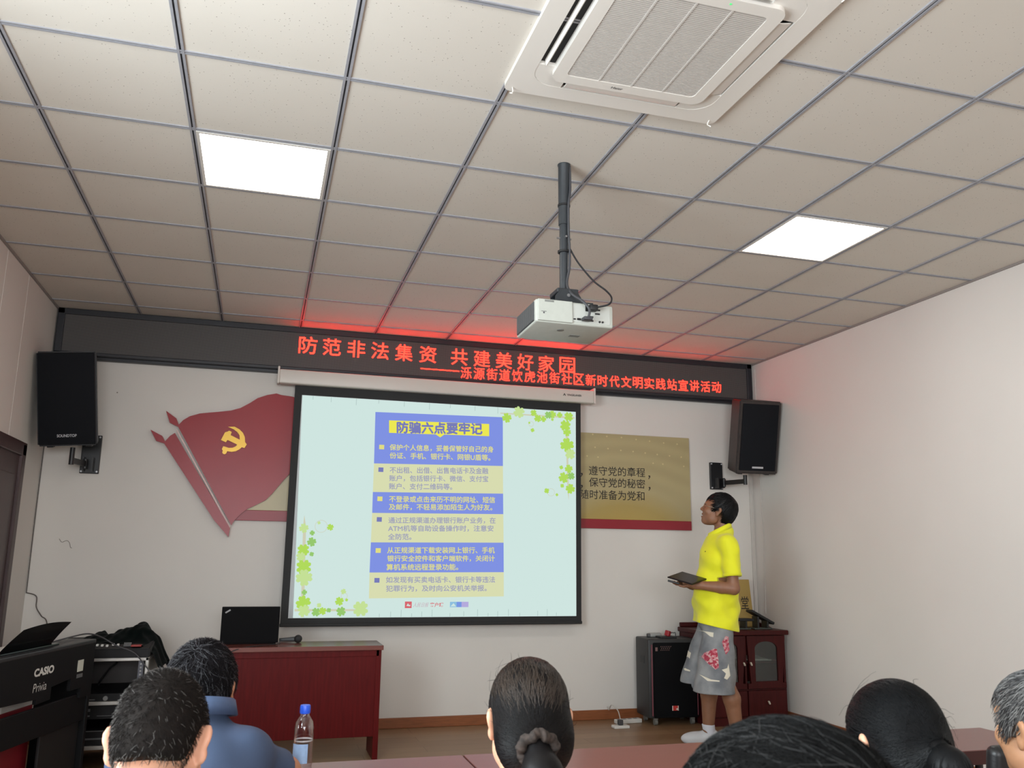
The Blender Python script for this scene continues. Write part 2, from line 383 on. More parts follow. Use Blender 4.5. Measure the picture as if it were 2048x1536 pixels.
# ------------------------------------------------------------------ projector and its pole
PX, PY = 1.249, 3.486
M_pole = mat('pole_black', (44, 48, 52), 0.38, noise=0.1)
t = thing('projector_mount', 'black ceiling pole and bracket holding up the projector', 'mount', (PX, PY, CZ))
bm = NB(); add_lathe(bm, [(0.0, 0), (0.030, 0), (0.030, -0.006), (0.0275, -0.012), (0.0255, -0.30), (0.0, -0.30)], 24); obj('upper_pole', bm, M_pole, t, smooth=True)
bm = NB(); add_lathe(bm, [(0.0, -0.28), (0.021, -0.28), (0.020, -0.625), (0.0, -0.625)], 24); obj('lower_pole', bm, M_pole, t, smooth=True)
for z in (-0.205, -0.43):
    bm = NB(); add_lathe(bm, [(0.024, z+0.006), (0.029, z+0.005), (0.029, z-0.005), (0.024, z-0.006)], 20)
    obj('cable_tie', bm, mat('tie_black', (20, 20, 22), 0.5), t)
bm = NB()
for a in (0, 1.57, 3.14): add_cyl(bm, (0.018*math.cos(a), -0.018*math.sin(a), -0.365), (0.034*math.cos(a), -0.034*math.sin(a), -0.365), 0.005, n=8)
obj('clamp_screw', bm, mat('steel', (150, 150, 152), 0.35, metal=0.8), t)
bm = NB(); bx(bm, -0.05, 0.05, -0.055, 0.055, -0.640, -0.620, 0.004); add_prism(bm, [(-0.06, -0.685), (0.06, -0.685), (0.06, -0.66), (0.035, -0.625), (-0.035, -0.625), (-0.06, -0.66)], -0.06, -0.05); add_prism(bm, [(-0.06, -0.685), (0.06, -0.685), (0.06, -0.66), (0.035, -0.625), (-0.035, -0.625), (-0.06, -0.66)], 0.05, 0.06); bx(bm, -0.085, 0.115, -0.07, 0.07, -0.690, -0.682, 0.002)
obj('tilt_bracket', bm, M_pole, t)
bm = NB(); add_cyl(bm, (0.0, -0.066, -0.655), (0.0, -0.058, -0.655), 0.008, n=10); obj('bolt', bm, mat('steel', (150, 150, 152), 0.35, metal=0.8), t)
# the projector hangs with its connector face towards the seats
M_pj = mat('projector_white', (182, 185, 177), 0.42, noise=0.03); M_pg = mat('projector_grille', (60, 62, 64), 0.6); M_sock = mat('socket_black', (22, 22, 24), 0.5)
t = thing('projector', 'white ceiling projector with its connector panel facing the room', 'projector', (1.245, 3.50, 2.355), (math.radians(-2), 0, math.radians(1)))
bm = NB(); bx(bm, -0.168, 0.195, -0.125, 0.150, -0.052, 0.052, 0.009, seg=3)
obj('body', bm, M_pj, t, smooth=True)
bm = NB(); bx(bm, -0.172, -0.165, -0.105, 0.135, -0.044, 0.044, 0.003)
for i in range(16): bx(bm, -0.1735, -0.171, -0.10+i*0.0148, -0.0935+i*0.0148, -0.040, 0.040, mi=1)
obj('exhaust_grille', bm, [M_pg, mat('grille_rib', (88, 90, 90), 0.6)], t)
bm = NB(); bx(bm, -0.160, 0.000, -0.134, -0.120, -0.047, 0.050, 0.003); obj('lamp_door', bm, M_pj, t)
bm = NB(); bx(bm, 0.001, 0.180, -0.127, -0.122, -0.040, 0.044, 0.002); obj('connector_panel', bm, mat('panel_grey', (186, 188, 182), 0.5), t)
bm = NB()
for x, z, w, h in ((0.120, 0.024, 0.022, 0.006), (0.118, 0.006, 0.022, 0.006), (0.088, -0.010, 0.020, 0.006), (0.088, -0.028, 0.020, 0.006), (0.030, -0.026, 0.016, 0.009), (0.010, -0.027, 0.010, 0.005), (0.055, -0.027, 0.016, 0.006)): bx(bm, x-w/2, x+w/2, -0.131, -0.126, z-h/2, z+h/2)
for x, z in ((0.128, -0.030), (0.142, -0.030)): add_cyl(bm, (x, -0.131, z), (x, -0.126, z), 0.0045, n=12)
bx(bm, 0.062, 0.098, -0.130, -0.126, 0.014, 0.042)
obj('socket', bm, M_sock, t)
bm = NB(); bx(bm, -0.130, -0.088, -0.136, -0.131, 0.038, 0.046, 0.001); bx(bm, 0.046, 0.096, 0.02, 0.05, -0.0535, -0.051, 0.001); add_lathe(bm, [(0.0, -0.0535), (0.016, -0.0535), (0.016, -0.051)], 18, (-0.02, -0.03, 0)); obj('vent_slot', bm, mat('slot_grey', (120, 122, 118), 0.6), t)
bm = NB(); add_cyl(bm, (0.09, 0.148, 0.0), (0.09, 0.172, 0.0), 0.036, 0.033); obj('lens', bm, M_sock, t, smooth=True)
bm = NB(); bx(bm, -0.146, -0.122, -0.1348, -0.1338, -0.008, -0.006); add_cyl(bm, (-0.134, -0.1348, -0.013), (-0.134, -0.1338, -0.013), 0.004, n=10); obj('badge', bm, mat('badge_dark', (90, 90, 92), 0.5), t)
M_cable = mat('cable_grey', (62, 62, 66), 0.5); M_cblk = mat('cable_black', (24, 24, 27), 0.5)
bm = NB(); add_tube(bm, [(PX+0.024, PY-0.012, 3.10), (PX+0.022, PY-0.024, 2.98), (PX+0.012, PY-0.029, 2.90), (PX+0.014, PY-0.026, 2.76), (PX+0.020, PY-0.022, 2.68), (PX+0.018, PY-0.024, 2.60), (PX+0.004, PY-0.030, 2.52), (PX+0.010, PY-0.075, 2.46), (PX+0.04, PY-0.135, 2.41), (PX+0.062, PY-0.155, 2.37), (PX+0.058, PY-0.155, 2.335)], 0.0058)
bx(bm, PX+0.035, PX+0.075, PY-0.165, PY-0.125, 2.322, 2.336, 0.003)
tag(obj('video_cable', bm, M_cable, smooth=True), 'grey cable running down the projector pole to its socket', 'cable')
bm = NB(); add_tube(bm, [(PX+0.024, PY-0.018, 2.69), (PX+0.055, PY-0.04, 2.62), (PX+0.11, PY-0.08, 2.53), (PX+0.155, PY-0.12, 2.475), (PX+0.165, PY-0.16, 2.43), (PX+0.145, PY-0.175, 2.395), (PX+0.10, PY-0.150, 2.385)], 0.0042)
bx(bm, PX+0.066, PX+0.104, PY-0.155, PY-0.12, 2.370, 2.396, 0.004)
tag(obj('power_cable', bm, M_cblk, smooth=True), 'thin black power cord looping out from the projector pole', 'cable')

# ------------------------------------------------------------------ LED sign
t = thing('led_sign', 'long black LED sign with red scrolling text above the screen', 'sign', (1.39, 6.95, 2.76))
def W(bm, t=t): bmesh.ops.transform(bm, matrix=Matrix.Translation(-t.location), verts=bm.verts); return bm
M_ledf = mat('sign_frame', (34, 36, 42), 0.4)
bm = NB(); x0, x1, z0, z1 = -1.565, 4.325, 2.752, 3.108
bx(bm, x0, x1, 6.88, 6.949, z0, z1, 0.004)
for a in ((x0, x1, z1-0.045, z1), (x0, x1, z0, z0+0.026), (x0, x0+0.05, z0, z1), (x1-0.05, x1, z0, z1)): bx(bm, a[0], a[1], 6.862, 6.885, a[2], a[3], 0.005)
bx(bm, x0+0.02, x1-0.02, 6.90, 6.949, z0-0.022, z0+0.002, 0.003)
obj('sign_case', W(bm), M_ledf, t)
def led_mat():
    m = bpy.data.materials.new('led_matrix'); m.use_nodes = True; nt = m.node_tree; b = nt.nodes['Principled BSDF']
    tc = nd(nt, 'ShaderNodeTexCoord'); v = nd(nt, 'ShaderNodeTexVoronoi'); v.inputs['Scale'].default_value = 105; v.inputs['Randomness'].default_value = 0.0
    r = nd(nt, 'ShaderNodeValToRGB'); r.color_ramp.elements[0].position = 0.30; r.color_ramp.elements[1].position = 0.42
    r.color_ramp.elements[0].color = (*lin((92, 88, 86)), 1); r.color_ramp.elements[1].color = (*lin((54, 52, 52)), 1)
    L = nt.links.new; L(tc.outputs['Object'], v.inputs['Vector']); L(v.outputs['Distance'], r.inputs[0]); L(r.outputs[0], b.inputs['Base Color'])
    b.inputs['Roughness'].default_value = 0.6; return m
bm = NB(); bx(bm, x0+0.045, x1-0.045, 6.874, 6.884, z0+0.022, z1-0.042); obj('led_matrix', W(bm), led_mat(), t)
M_led = glow('led_red', (1.0, 0.009, 0.005), 19.0)
for c, x in zip('防范非法集资共建美好家园', (0.271, 0.461, 0.658, 0.851, 1.050, 1.253, 1.523, 1.720, 1.915, 2.108, 2.300, 2.494)):
    bm = NB(); text_quad(bm, c, rect(x-0.071, x+0.071, 2.896, 3.036), 6.8725, bold=0.0, fat=0.0008); obj('led_character', W(bm), M_led, t)
s2 = '泺源街道饮虎池街社区新时代文明实践站宣讲活动'
for i, c in enumerate(s2):
    x = 1.585+(3.955-1.585)*i/(len(s2)-1); z = 2.833+0.040*i/(len(s2)-1)*0.9
    bm = NB(); text_quad(bm, c, rect(x-0.047, x+0.047, z-0.050, z+0.050), 6.8725, bold=0.0, fat=0.0006); obj('led_character', W(bm), M_led, t)
bm = NB(); bx(bm, 1.195, 1.525, 6.8720, 6.8735, 2.838, 2.846); obj('led_dash', W(bm), M_led, t)

# ------------------------------------------------------------------ projection screen
t = thing('projection_screen', 'pull-down projection screen showing a blue and cream fraud-prevention slide', 'screen', (1.39, 6.82, 0.775))
M_hous = mat('housing_white', (206, 200, 192), 0.4)
bm = NB(); bx(bm, 0.062, 2.702, 6.765, 6.845, 2.622, 2.735, 0.012, seg=3); obj('roller_housing', W(bm, t), M_hous, t, smooth=True)
for x in (0.058, 2.706):
    bm = NB(); bx(bm, x-0.008, x+0.008, 6.758, 6.852, 2.618, 2.755, 0.004); bx(bm, x-0.006, x+0.006, 6.80, 6.949, 2.69, 2.715, 0.003); obj('end_bracket', W(bm, t), M_hous, t)
bm = NB(); add_prism(bm, [(2.415, 2.672), (2.428, 2.694), (2.441, 2.672), (2.434, 2.672), (2.428, 2.683), (2.422, 2.672)], 6.7625, 6.7645)
text_quad(bm, 'YINGELANER', rect(2.450, 2.585, 2.672, 2.689), 6.7632, bold=0.02); obj('badge', W(bm, t), mat('badge_black', (40, 36, 34), 0.5), t)
M_border = mat('screen_border', (30, 31, 32), 0.7)
bm = NB()
for a in ((0.190, 2.600, 2.548, 2.622), (0.190, 2.600, 0.785, 0.838), (0.190, 0.246, 0.838, 2.548), (2.556, 2.600, 0.838, 2.548)): bx(bm, a[0], a[1], 6.8285, 6.8315, a[2], a[3])
obj('black_border', W(bm, t), M_border, t)
bm = NB(); bx(bm, 0.186, 2.604, 6.818, 6.840, 0.775, 0.800, 0.006); obj('bottom_bar', W(bm, t), M_border, t)
def lc(*rgb): return lin(rgb)
# the projected picture: what the projector throws on the cloth
SL = {'paper': (207, 229, 224), 'blue': (128, 146, 226), 'cream': (216, 220, 176), 'ylw': (236, 232, 84), 'tgrey': (158, 160, 186), 'tyel': (224, 220, 132), 'tblue': (120, 124, 184),
      'leaf': (176, 218, 92), 'leafd': (150, 200, 110), 'leafp': (196, 224, 150), 'stem': (206, 206, 180), 'tick': (176, 198, 194), 'red': (214, 104, 112), 'pink': (200, 160, 178), 'sky': (140, 190, 222), 'mid': (120, 150, 226), 'lil': (180, 170, 220)}
SM = {k: glow('slide_'+k, lc(*v), 1.0) for k, v in SL.items()}
M_cloth = mat('screen_cloth', (196, 204, 206), 0.8)
bm = NB(); bx(bm, 0.240, 2.562, 6.8290, 6.8310, 0.830, 2.555, mi=0)
add_flat(bm, [(0.250, 2.545), (2.553, 2.547), (2.553, 0.840), (0.282, 0.840)], 6.8275, 1)
fab = obj('projected_slide', W(bm, t), [M_cloth, SM['paper']], t)
fab['label'] = 'pale mint projected slide with clover corners'
BL = [[(0.83, 2.445), (1.899, 2.463), (1.906, 2.052), (0.837, 2.029)], [(0.837, 2.029), (1.906, 2.052), (1.911, 1.823), (0.838, 1.802)], [(0.838, 1.802), (1.911, 1.823), (1.915, 1.655), (0.84, 1.638)],
      [(0.84, 1.638), (1.915, 1.655), (1.921, 1.424), (0.84, 1.409)], [(0.84, 1.409), (1.921, 1.424), (1.926, 1.188), (0.84, 1.178)], [(0.84, 1.178), (1.926, 1.188), (1.929, 0.997), (0.844, 0.982)]]
for i, q in enumerate(BL):
    bm = NB(); add_flat(bm, q, 6.8255); obj('text_panel', W(bm, t), SM['cream'] if i % 2 else SM['blue'], fab)
bm = NB(); add_flat(bm, [(0.943, 2.383), (1.781, 2.399), (1.783, 2.296), (1.401, 2.29), (1.368, 2.265), (1.33, 2.288), (0.947, 2.281)], 6.8245); obj('title_banner', W(bm, t), SM['ylw'], fab)
for i, (x, z) in enumerate(((0.8925, 2.163), (0.894, 1.981), (0.896, 1.750), (0.898, 1.588), (0.900, 1.347), (0.900, 1.119))):
    bm = NB(); add_flat(bm, rect(x-0.020, x+0.020, z-0.018, z+0.018), 6.8245); obj('bullet', W(bm, t), SM['tblue'] if i % 2 else SM['tyel'], fab)
TX = [('保护个人信息，妥善保管好自己的身', [(0.956, 2.189), (1.821, 2.212), (1.821, 2.16), (0.958, 2.139)], 0), ('份证、手机、银行卡、网银U盾等。', [(0.959, 2.123), (1.795, 2.142), (1.796, 2.091), (0.961, 2.074)], 0),
      ('不出租、出借、出售电话卡及金融', [(0.964, 2.006), (1.779, 2.032), (1.78, 1.981), (0.966, 1.956)], 1), ('账户，包括银行卡、微信、支付宝', [(0.963, 1.94), (1.78, 1.965), (1.781, 1.914), (0.965, 1.891)], 1), ('账户、支付二维码等。', [(0.963, 1.876), (1.477, 1.89), (1.479, 1.84), (0.965, 1.827)], 1),
      ('不登录或点击来历不明的网址、短信', [(0.969, 1.775), (1.842, 1.794), (1.842, 1.744), (0.971, 1.726)], 0), ('及邮件，不轻易添加陌生人为好友。', [(0.969, 1.712), (1.819, 1.732), (1.82, 1.682), (0.971, 1.663)], 0),
      ('通过正规渠道办理银行账户业务，在', [(0.97, 1.607), (1.849, 1.627), (1.849, 1.577), (0.972, 1.559)], 1), ('ATM机等自助设备操作时，注意安', [(0.97, 1.544), (1.832, 1.562), (1.833, 1.512), (0.972, 1.495)], 1), ('全防范。', [(0.972, 1.479), (1.157, 1.482), (1.159, 1.434), (0.974, 1.431)], 1),
      ('从正规渠道下载安装网上银行、手机', [(0.97, 1.374), (1.846, 1.387), (1.846, 1.338), (0.972, 1.326)], 0), ('银行安全控件和客户端软件，关闭计', [(0.973, 1.31), (1.847, 1.321), (1.848, 1.272), (0.975, 1.263)], 0), ('算机系统远程登录功能。', [(0.969, 1.244), (1.544, 1.251), (1.545, 1.202), (0.971, 1.196)], 0),
      ('如发现有买卖电话卡、银行卡等违法', [(0.97, 1.147), (1.852, 1.154), (1.853, 1.105), (0.971, 1.1)], 1), ('犯罪行为，及时向公安机关举报。', [(0.972, 1.08), (1.783, 1.086), (1.784, 1.037), (0.974, 1.033)], 1)]
for s, q, k in TX:
    bm = NB(); text_quad(bm, s, q, 6.8235, 0, bold=0.0, fat=0.0010); obj('slide_text', W(bm, t), SM['tgrey'] if k else SM['tyel'], fab)
bm = NB(); text_quad(bm, '防骗六点要牢记', [(1.008, 2.375), (1.719, 2.401), (1.721, 2.308), (1.012, 2.284)], 6.8235, 0, bold=0.0, fat=0.0042)
obj('slide_title', W(bm, t), SM['tblue'], fab)
bm = NB(); add_flat(bm, rect(1.126, 1.180, 0.908, 0.958), 6.8255, 0); add_flat(bm, [(1.138, 0.925), (1.15, 0.945), (1.160, 0.930), (1.170, 0.935), (1.168, 0.922)], 6.8245, 3)
text_quad(bm, '人民日报', rect(1.190, 1.315, 0.916, 0.950), 6.8245, 1, bold=-0.004, shear=0.35); text_quad(bm, '客户端', rect(1.325, 1.433, 0.915, 0.950), 6.8245, 0, bold=0.02)
for a, b, k in ((1.486, 1.54, 2), (1.54, 1.58, 4), (1.58, 1.637, 5)): add_flat(bm, rect(a, b, 0.914, 0.955), 6.8255, k)
add_flat(bm, [(1.49, 0.92), (1.515, 0.945), (1.535, 0.92)], 6.8245, 3)
obj('slide_logo', W(bm, t), [SM['red'], SM['pink'], SM['sky'], SM['paper'], SM['mid'], SM['lil']], fab)
CLV = [(2.041, 2.515, 0.050), (1.934, 2.46, 0.042), (2.171, 2.516, 0.029), (2.34, 2.512, 0.034), (2.303, 2.505, 0.033), (2.208, 2.471, 0.033), (2.259, 2.467, 0.026), (2.488, 2.501, 0.042), (2.406, 2.511, 0.026), (2.458, 2.422, 0.049), (2.473, 2.366, 0.036), (2.473, 2.254, 0.062), (2.502, 2.178, 0.046), (2.421, 2.061, 0.018), (2.488, 2.052, 0.036), (2.443, 1.975, 0.046), (2.51, 1.991, 0.033), (2.502, 1.883, 0.042), (2.429, 1.906, 0.018), (2.291, 1.859, 0.023), (2.382, 1.829, 0.013), (2.133, 2.429, 0.01), (2.162, 2.367, 0.018), (2.34, 2.468, 0.013),
       (0.322, 1.508, 0.036), (0.387, 1.473, 0.02), (0.522, 1.519, 0.026), (0.434, 1.551, 0.013), (0.387, 1.405, 0.035), (0.328, 1.343, 0.046), (0.312, 1.293, 0.035), (0.392, 1.313, 0.018), (0.339, 1.215, 0.058), (0.346, 1.136, 0.062), (0.354, 1.028, 0.021), (0.351, 0.950, 0.055), (0.358, 0.892, 0.046), (0.449, 0.882, 0.033), (0.498, 0.889, 0.029), (0.469, 0.932, 0.018), (0.544, 0.895, 0.018), (0.62, 0.961, 0.033), (0.647, 1.034, 0.021), (0.636, 0.885, 0.036), (0.674, 0.971, 0.012), (0.784, 0.905, 0.060)]
def heart(cx, cz, r, a, y, b):
    P = []
    for x, z in ((0, 0), (0.42, 0.42), (0.50, 0.78), (0.30, 1.0), (0.08, 0.93), (0, 0.82), (-0.08, 0.93), (-0.30, 1.0), (-0.50, 0.78), (-0.42, 0.42)):
        P.append((cx+r*(x*math.cos(a)-z*math.sin(a)), cz+r*(x*math.sin(a)+z*math.cos(a))))
    add_flat(b, P, y)
bm = NB()
for q in ([(1.877, 2.502), (2.543, 2.502), (2.543, 2.486), (1.877, 2.492)], [(2.458, 2.42), (2.482, 2.42), (2.490, 1.784), (2.478, 1.85)], [(0.315, 1.52), (0.320, 1.608), (0.338, 1.52), (0.362, 0.845), (0.338, 0.845)], [(0.29, 0.905), (0.752, 0.902), (0.752, 0.888), (0.29, 0.888)]): add_flat(bm, q, 6.8262, 3)
for cx, cz, r in [(0.452, 1.525, 0.045), (2.33, 1.848, 0.030), (0.655, 1.0, 0.022), (2.15, 2.42, 0.02)]:
    for i in range(20):
        a, b = 2*math.pi*i/20, 2*math.pi*(i+1)/20
        add_flat(bm, [(cx+r*math.cos(a), cz+r*math.sin(a)), (cx+r*math.cos(b), cz+r*math.sin(b)), (cx+(r+.003)*math.cos(b), cz+(r+.003)*math.sin(b)), (cx+(r+.003)*math.cos(a), cz+(r+.003)*math.sin(a))], 6.8262, 3)
for i, (x, z, r) in enumerate(CLV):
    a0 = random.random()*1.5; mi = 0 if x > 1.8 and i % 4 else (2 if i % 3 == 0 else (1 if i % 3 == 1 else 0))
    bc = NB()
    for k in range(4): heart(x, z, r, a0+k*math.pi/2, 6.8250-0.00005*(i % 20), bc)
    obj('clover', W(bc, t), (SM['leaf'], SM['leafd'], SM['leafp'])[mi], fab)
for i, x in enumerate((0.333, 0.475, 0.674, 0.854, 1.062, 1.271, 1.446, 1.657, 1.855)): add_flat(bm, rect(x-0.0022, x+0.0022, 2.515-0.012*(i % 3), 2.546), 6.8262, 4)
for i, x in enumerate((0.93, 1.017, 1.099, 1.182, 1.262, 1.344, 1.488, 1.60, 1.713, 1.8, 1.88, 1.97, 2.066, 2.218, 2.30, 2.38)): add_flat(bm, rect(x-0.0022, x+0.0022, 0.842, 0.868+0.014*(i % 3)), 6.8262, 4)
obj('stem_border', W(bm, t), [SM['leaf'], SM['leafd'], SM['leafp'], SM['stem'], SM['tick']], fab)
# ------------------------------------------------------------------ wall decoration behind the screen
M_gold = mat('plaque_gold', (176, 152, 92), 0.32, spec=0.4)
def gold_mat():
    m = bpy.data.materials.new('plaque_printed_gold'); m.use_nodes = True; nt = m.node_tree; b = nt.nodes['Principled BSDF']
    tc = nd(nt, 'ShaderNodeTexCoord'); mp = nd(nt, 'ShaderNodeMapping'); mp.inputs['Location'].default_value = (-3.05, 0, -2.12); mp.inputs['Scale'].default_value = (1, 0, 1.5)
    le = nd(nt, 'ShaderNodeVectorMath', operation='LENGTH'); w = nd(nt, 'ShaderNodeTexWave', wave_type='RINGS', rings_direction='SPHERICAL'); w.inputs['Scale'].default_value = 1.5; w.inputs['Distortion'].default_value = 1.5
    L = nt.links.new; L(tc.outputs['Object'], mp.inputs[0]); L(mp.outputs[0], le.inputs[0]); L(mp.outputs[0], w.inputs['Vector'])
    r = nd(nt, 'ShaderNodeValToRGB'); e = r.color_ramp.elements
    e[0].position = 0.02; e[0].color = (*lin((196, 190, 140)), 1); e[1].position = 0.20; e[1].color = (*lin((176, 150, 78)), 1)
    x = e.new(0.52); x.color = (*lin((166, 145, 84)), 1); x = e.new(0.75); x.color = (*lin((170, 157, 116)), 1)
    L(le.outputs['Value'], r.inputs[0])
    r2 = nd(nt, 'ShaderNodeValToRGB'); r2.color_ramp.elements[0].color = (0.95, 0.95, 0.94, 1); r2.color_ramp.elements[1].color = (1.04, 1.04, 1.03, 1)
    L(w.outputs['Fac'], r2.inputs[0])
    mx = nd(nt, 'ShaderNodeMix', data_type='RGBA', blend_type='MULTIPLY'); L(r.outputs[0], mx.inputs[6]); L(r2.outputs[0], mx.inputs[7])
    sp = nd(nt, 'ShaderNodeSeparateXYZ'); L(tc.outputs['Object'], sp.inputs[0])
    mr = nd(nt, 'ShaderNodeMapRange'); mr.inputs[1].default_value = 1.80; mr.inputs[2].default_value = 2.0; L(sp.outputs['Z'], mr.inputs[0]); L(mr.outputs[0], mx.inputs[0])
    L(mx.outputs[2], b.inputs['Base Color']); b.inputs['Roughness'].default_value = 0.35; return m
M_red = mat('sign_red', (146, 16, 30), 0.30, spec=0.3, noise=0.04, nscale=3)
t = thing('wall_plaque', 'gold pledge board with black writing and a red foot strip behind the screen', 'wall sign', (0, 0, 0))
bm = NB(); bx(bm, -0.21, 3.686, 6.928, 6.949, 1.640, 2.388, 0.002); obj('gold_board', bm, gold_mat(), t)
bm = NB(); bx(bm, -0.235, 3.688, 6.926, 6.949, 1.560, 1.640, 0.002); obj('red_strip', bm, mat('strip_red', (140, 28, 42), 0.4), t)
bm = NB(); M_ink = mat('ink_black', (34, 30, 26), 0.5)
for s, x0, x1, z in (('遵守党的章程', 2.712, 3.245, 2.058), ('保守党的秘密', 2.712, 3.243, 1.957), ('随时准备为党和', 2.630, 3.235, 1.850)):
    text_quad(bm, s, rect(x0, x1, z-0.041, z+0.041), 6.9265, bold=0.004)
for x, z in ((3.285, 2.024), (3.285, 1.922), (2.645, 2.022), (2.645, 1.918)):
    add_flat(bm, [(x-0.010, z+0.010), (x+0.008, z+0.010), (x+0.010, z-0.004), (x-0.006, z-0.024), (x-0.010, z-0.020), (x-0.001, z-0.006)], 6.9265)
obj('pledge_text', bm, M_ink, t)
bm = NB()
for x, z in [(2.75, 2.375), (2.883, 2.364), (3.023, 2.361), (3.164, 2.35), (3.295, 2.341), (3.433, 2.332), (3.566, 2.328), (2.771, 2.262), (2.893, 2.256), (3.015, 2.246), (3.133, 2.241), (3.25, 2.233), (3.367, 2.225), (3.488, 2.218), (3.604, 2.212), (2.696, 2.182), (2.798, 2.177), (3.325, 2.145), (3.42, 2.141), (3.627, 2.129)]:
    add_flat(bm, [(x+0.011*(1 if k % 2 == 0 else 0.45)*math.cos(k*math.pi/4), z+0.009*(1 if k % 2 == 0 else 0.45)*math.sin(k*math.pi/4)) for k in range(8)], 6.9268)
obj('star_pattern', bm, mat('star_pale', (206, 192, 140), 0.4), t)
t = thing('flag_relief', 'red acrylic flag relief with a gold hammer and sickle left of the screen', 'wall sign', (-0.22, 6.95, 1.45))
F1 = [(-0.752, 2.374), (-0.674, 2.32), (-0.652, 2.272), (-0.623, 2.309), (-0.579, 2.341), (-0.508, 2.367), (-0.44, 2.378), (-0.371, 2.388), (-0.28, 2.404), (-0.212, 2.428), (-0.144, 2.472), (-0.088, 2.515), (-0.018, 2.544), (0.052, 2.561), (0.09, 2.551), (0.173, 2.544), (0.396, 2.485), (0.412, 2.209), (0.267, 2.023), (0.184, 1.918), (0.134, 1.856), (0.07, 1.768), (0.025, 1.718), (-0.042, 1.68), (-0.108, 1.645), (-0.153, 1.605), (-0.197, 1.554), (-0.214, 1.520), (-0.655, 2.255), (-0.718, 2.284)]
F2 = [(-0.849, 2.223), (-0.763, 2.18), (-0.739, 2.139), (-0.707, 2.183), (-0.675, 2.207), (-0.222, 1.500), (-0.228, 1.433), (-0.342, 1.558), (-0.745, 2.125), (-0.803, 2.141)]
EM = [(-0.293, 2.272), (-0.245, 2.276), (-0.207, 2.257), (-0.179, 2.231), (-0.163, 2.2), (-0.158, 2.159), (-0.144, 2.143), (-0.159, 2.113), (-0.179, 2.119), (-0.195, 2.102), (-0.222, 2.085), (-0.252, 2.079), (-0.283, 2.083), (-0.286, 2.079), (-0.288, 2.068), (-0.3, 2.058), (-0.314, 2.062), (-0.321, 2.073), (-0.317, 2.085), (-0.325, 2.098), (-0.316, 2.12), (-0.303, 2.117), (-0.276, 2.109), (-0.248, 2.111), (-0.227, 2.122), (-0.215, 2.135), (-0.224, 2.142), (-0.289, 2.17), (-0.299, 2.151), (-0.337, 2.167), (-0.311, 2.229), (-0.294, 2.234), (-0.282, 2.243), (-0.262, 2.234), (-0.268, 2.208), (-0.199, 2.176), (-0.203, 2.211), (-0.223, 2.236), (-0.25, 2.255)]
bm = NB(); add_prism(bm, F1, 6.906, 6.924); obj('flag', W(bm, t), M_red, t)
bm = NB(); add_prism(bm, F2, 6.908, 6.948); obj('rear_flag', W(bm, t), M_red, t)
bm = NB(); add_prism(bm, [(-0.668, 2.228), (-0.658, 2.234), (-0.219, 1.512), (-0.226, 1.500)], 6.922, 6.949); obj('pole_gap', W(bm, t), mat('acrylic_pale', (206, 178, 172), 0.4), t)
bm = NB(); add_prism(bm, EM, 6.890, 6.906); obj('emblem', W(bm, t), mat('emblem_gold', (206, 162, 44), 0.28, metal=0.25), t)

# ------------------------------------------------------------------ wall loudspeakers
M_spk = mat('speaker_black', (26, 28, 33), 0.45, bump=0.15, bscale=400); M_gril = mat('speaker_mesh', (13, 16, 22), 0.8, spec=0.25, bump=0.3, bscale=900); M_side = mat('speaker_side', (52, 46, 44), 0.5, noise=0.15, nscale=30)
M_logo = mat('badge_silver', (190, 192, 196), 0.35, metal=0.3); M_brk = mat('bracket_black', (24, 25, 28), 0.42)
def wall_speaker(label, loc, rot, w, h, d, inset, badge, bw, plate, group):
    t = thing('wall_speaker', label, 'loudspeaker', loc, rot, group)
    bm = NB(); add_prism(bm, [(-w/2, -h/2), (w/2, -h/2), (w/2, h/2), (-w/2, h/2)], 0, d)
    for v in bm.verts:
        if v.co.y > d-0.01: v.co.x *= 0.72
    bmesh.ops.bevel(bm, geom=bm.edges[:], offset=0.012, segments=3, affect='EDGES')
    obj('cabinet', bm, M_side if inset > 0.02 else M_spk, t, smooth=True)
    bm = NB(); add_box(bm, (0, -0.004, 0), (w-inset*2, 0.012, h-inset*2), None, 0.006 if inset < 0.02 else 0.005); obj('grille', bm, M_gril, t, smooth=True)
    bm = NB()
    if badge: text_quad(bm, badge, rect(-bw/2, bw/2, -h/2+0.062, -h/2+0.082), -0.0108, bold=0.02)
    else: bx(bm, -bw/2, bw/2, -0.0118, -0.0098, -h/2+0.050, -h/2+0.066)
    obj('badge', bm, M_logo, t)
    bm = NB()
    for x in (-w*0.32, w*0.32): bx(bm, x-0.02, x+0.02, 0.05, 0.10, -h/2-0.012, -h/2+0.002, 0.003)
    obj('rubber_foot', bm, M_brk, t)
    return t
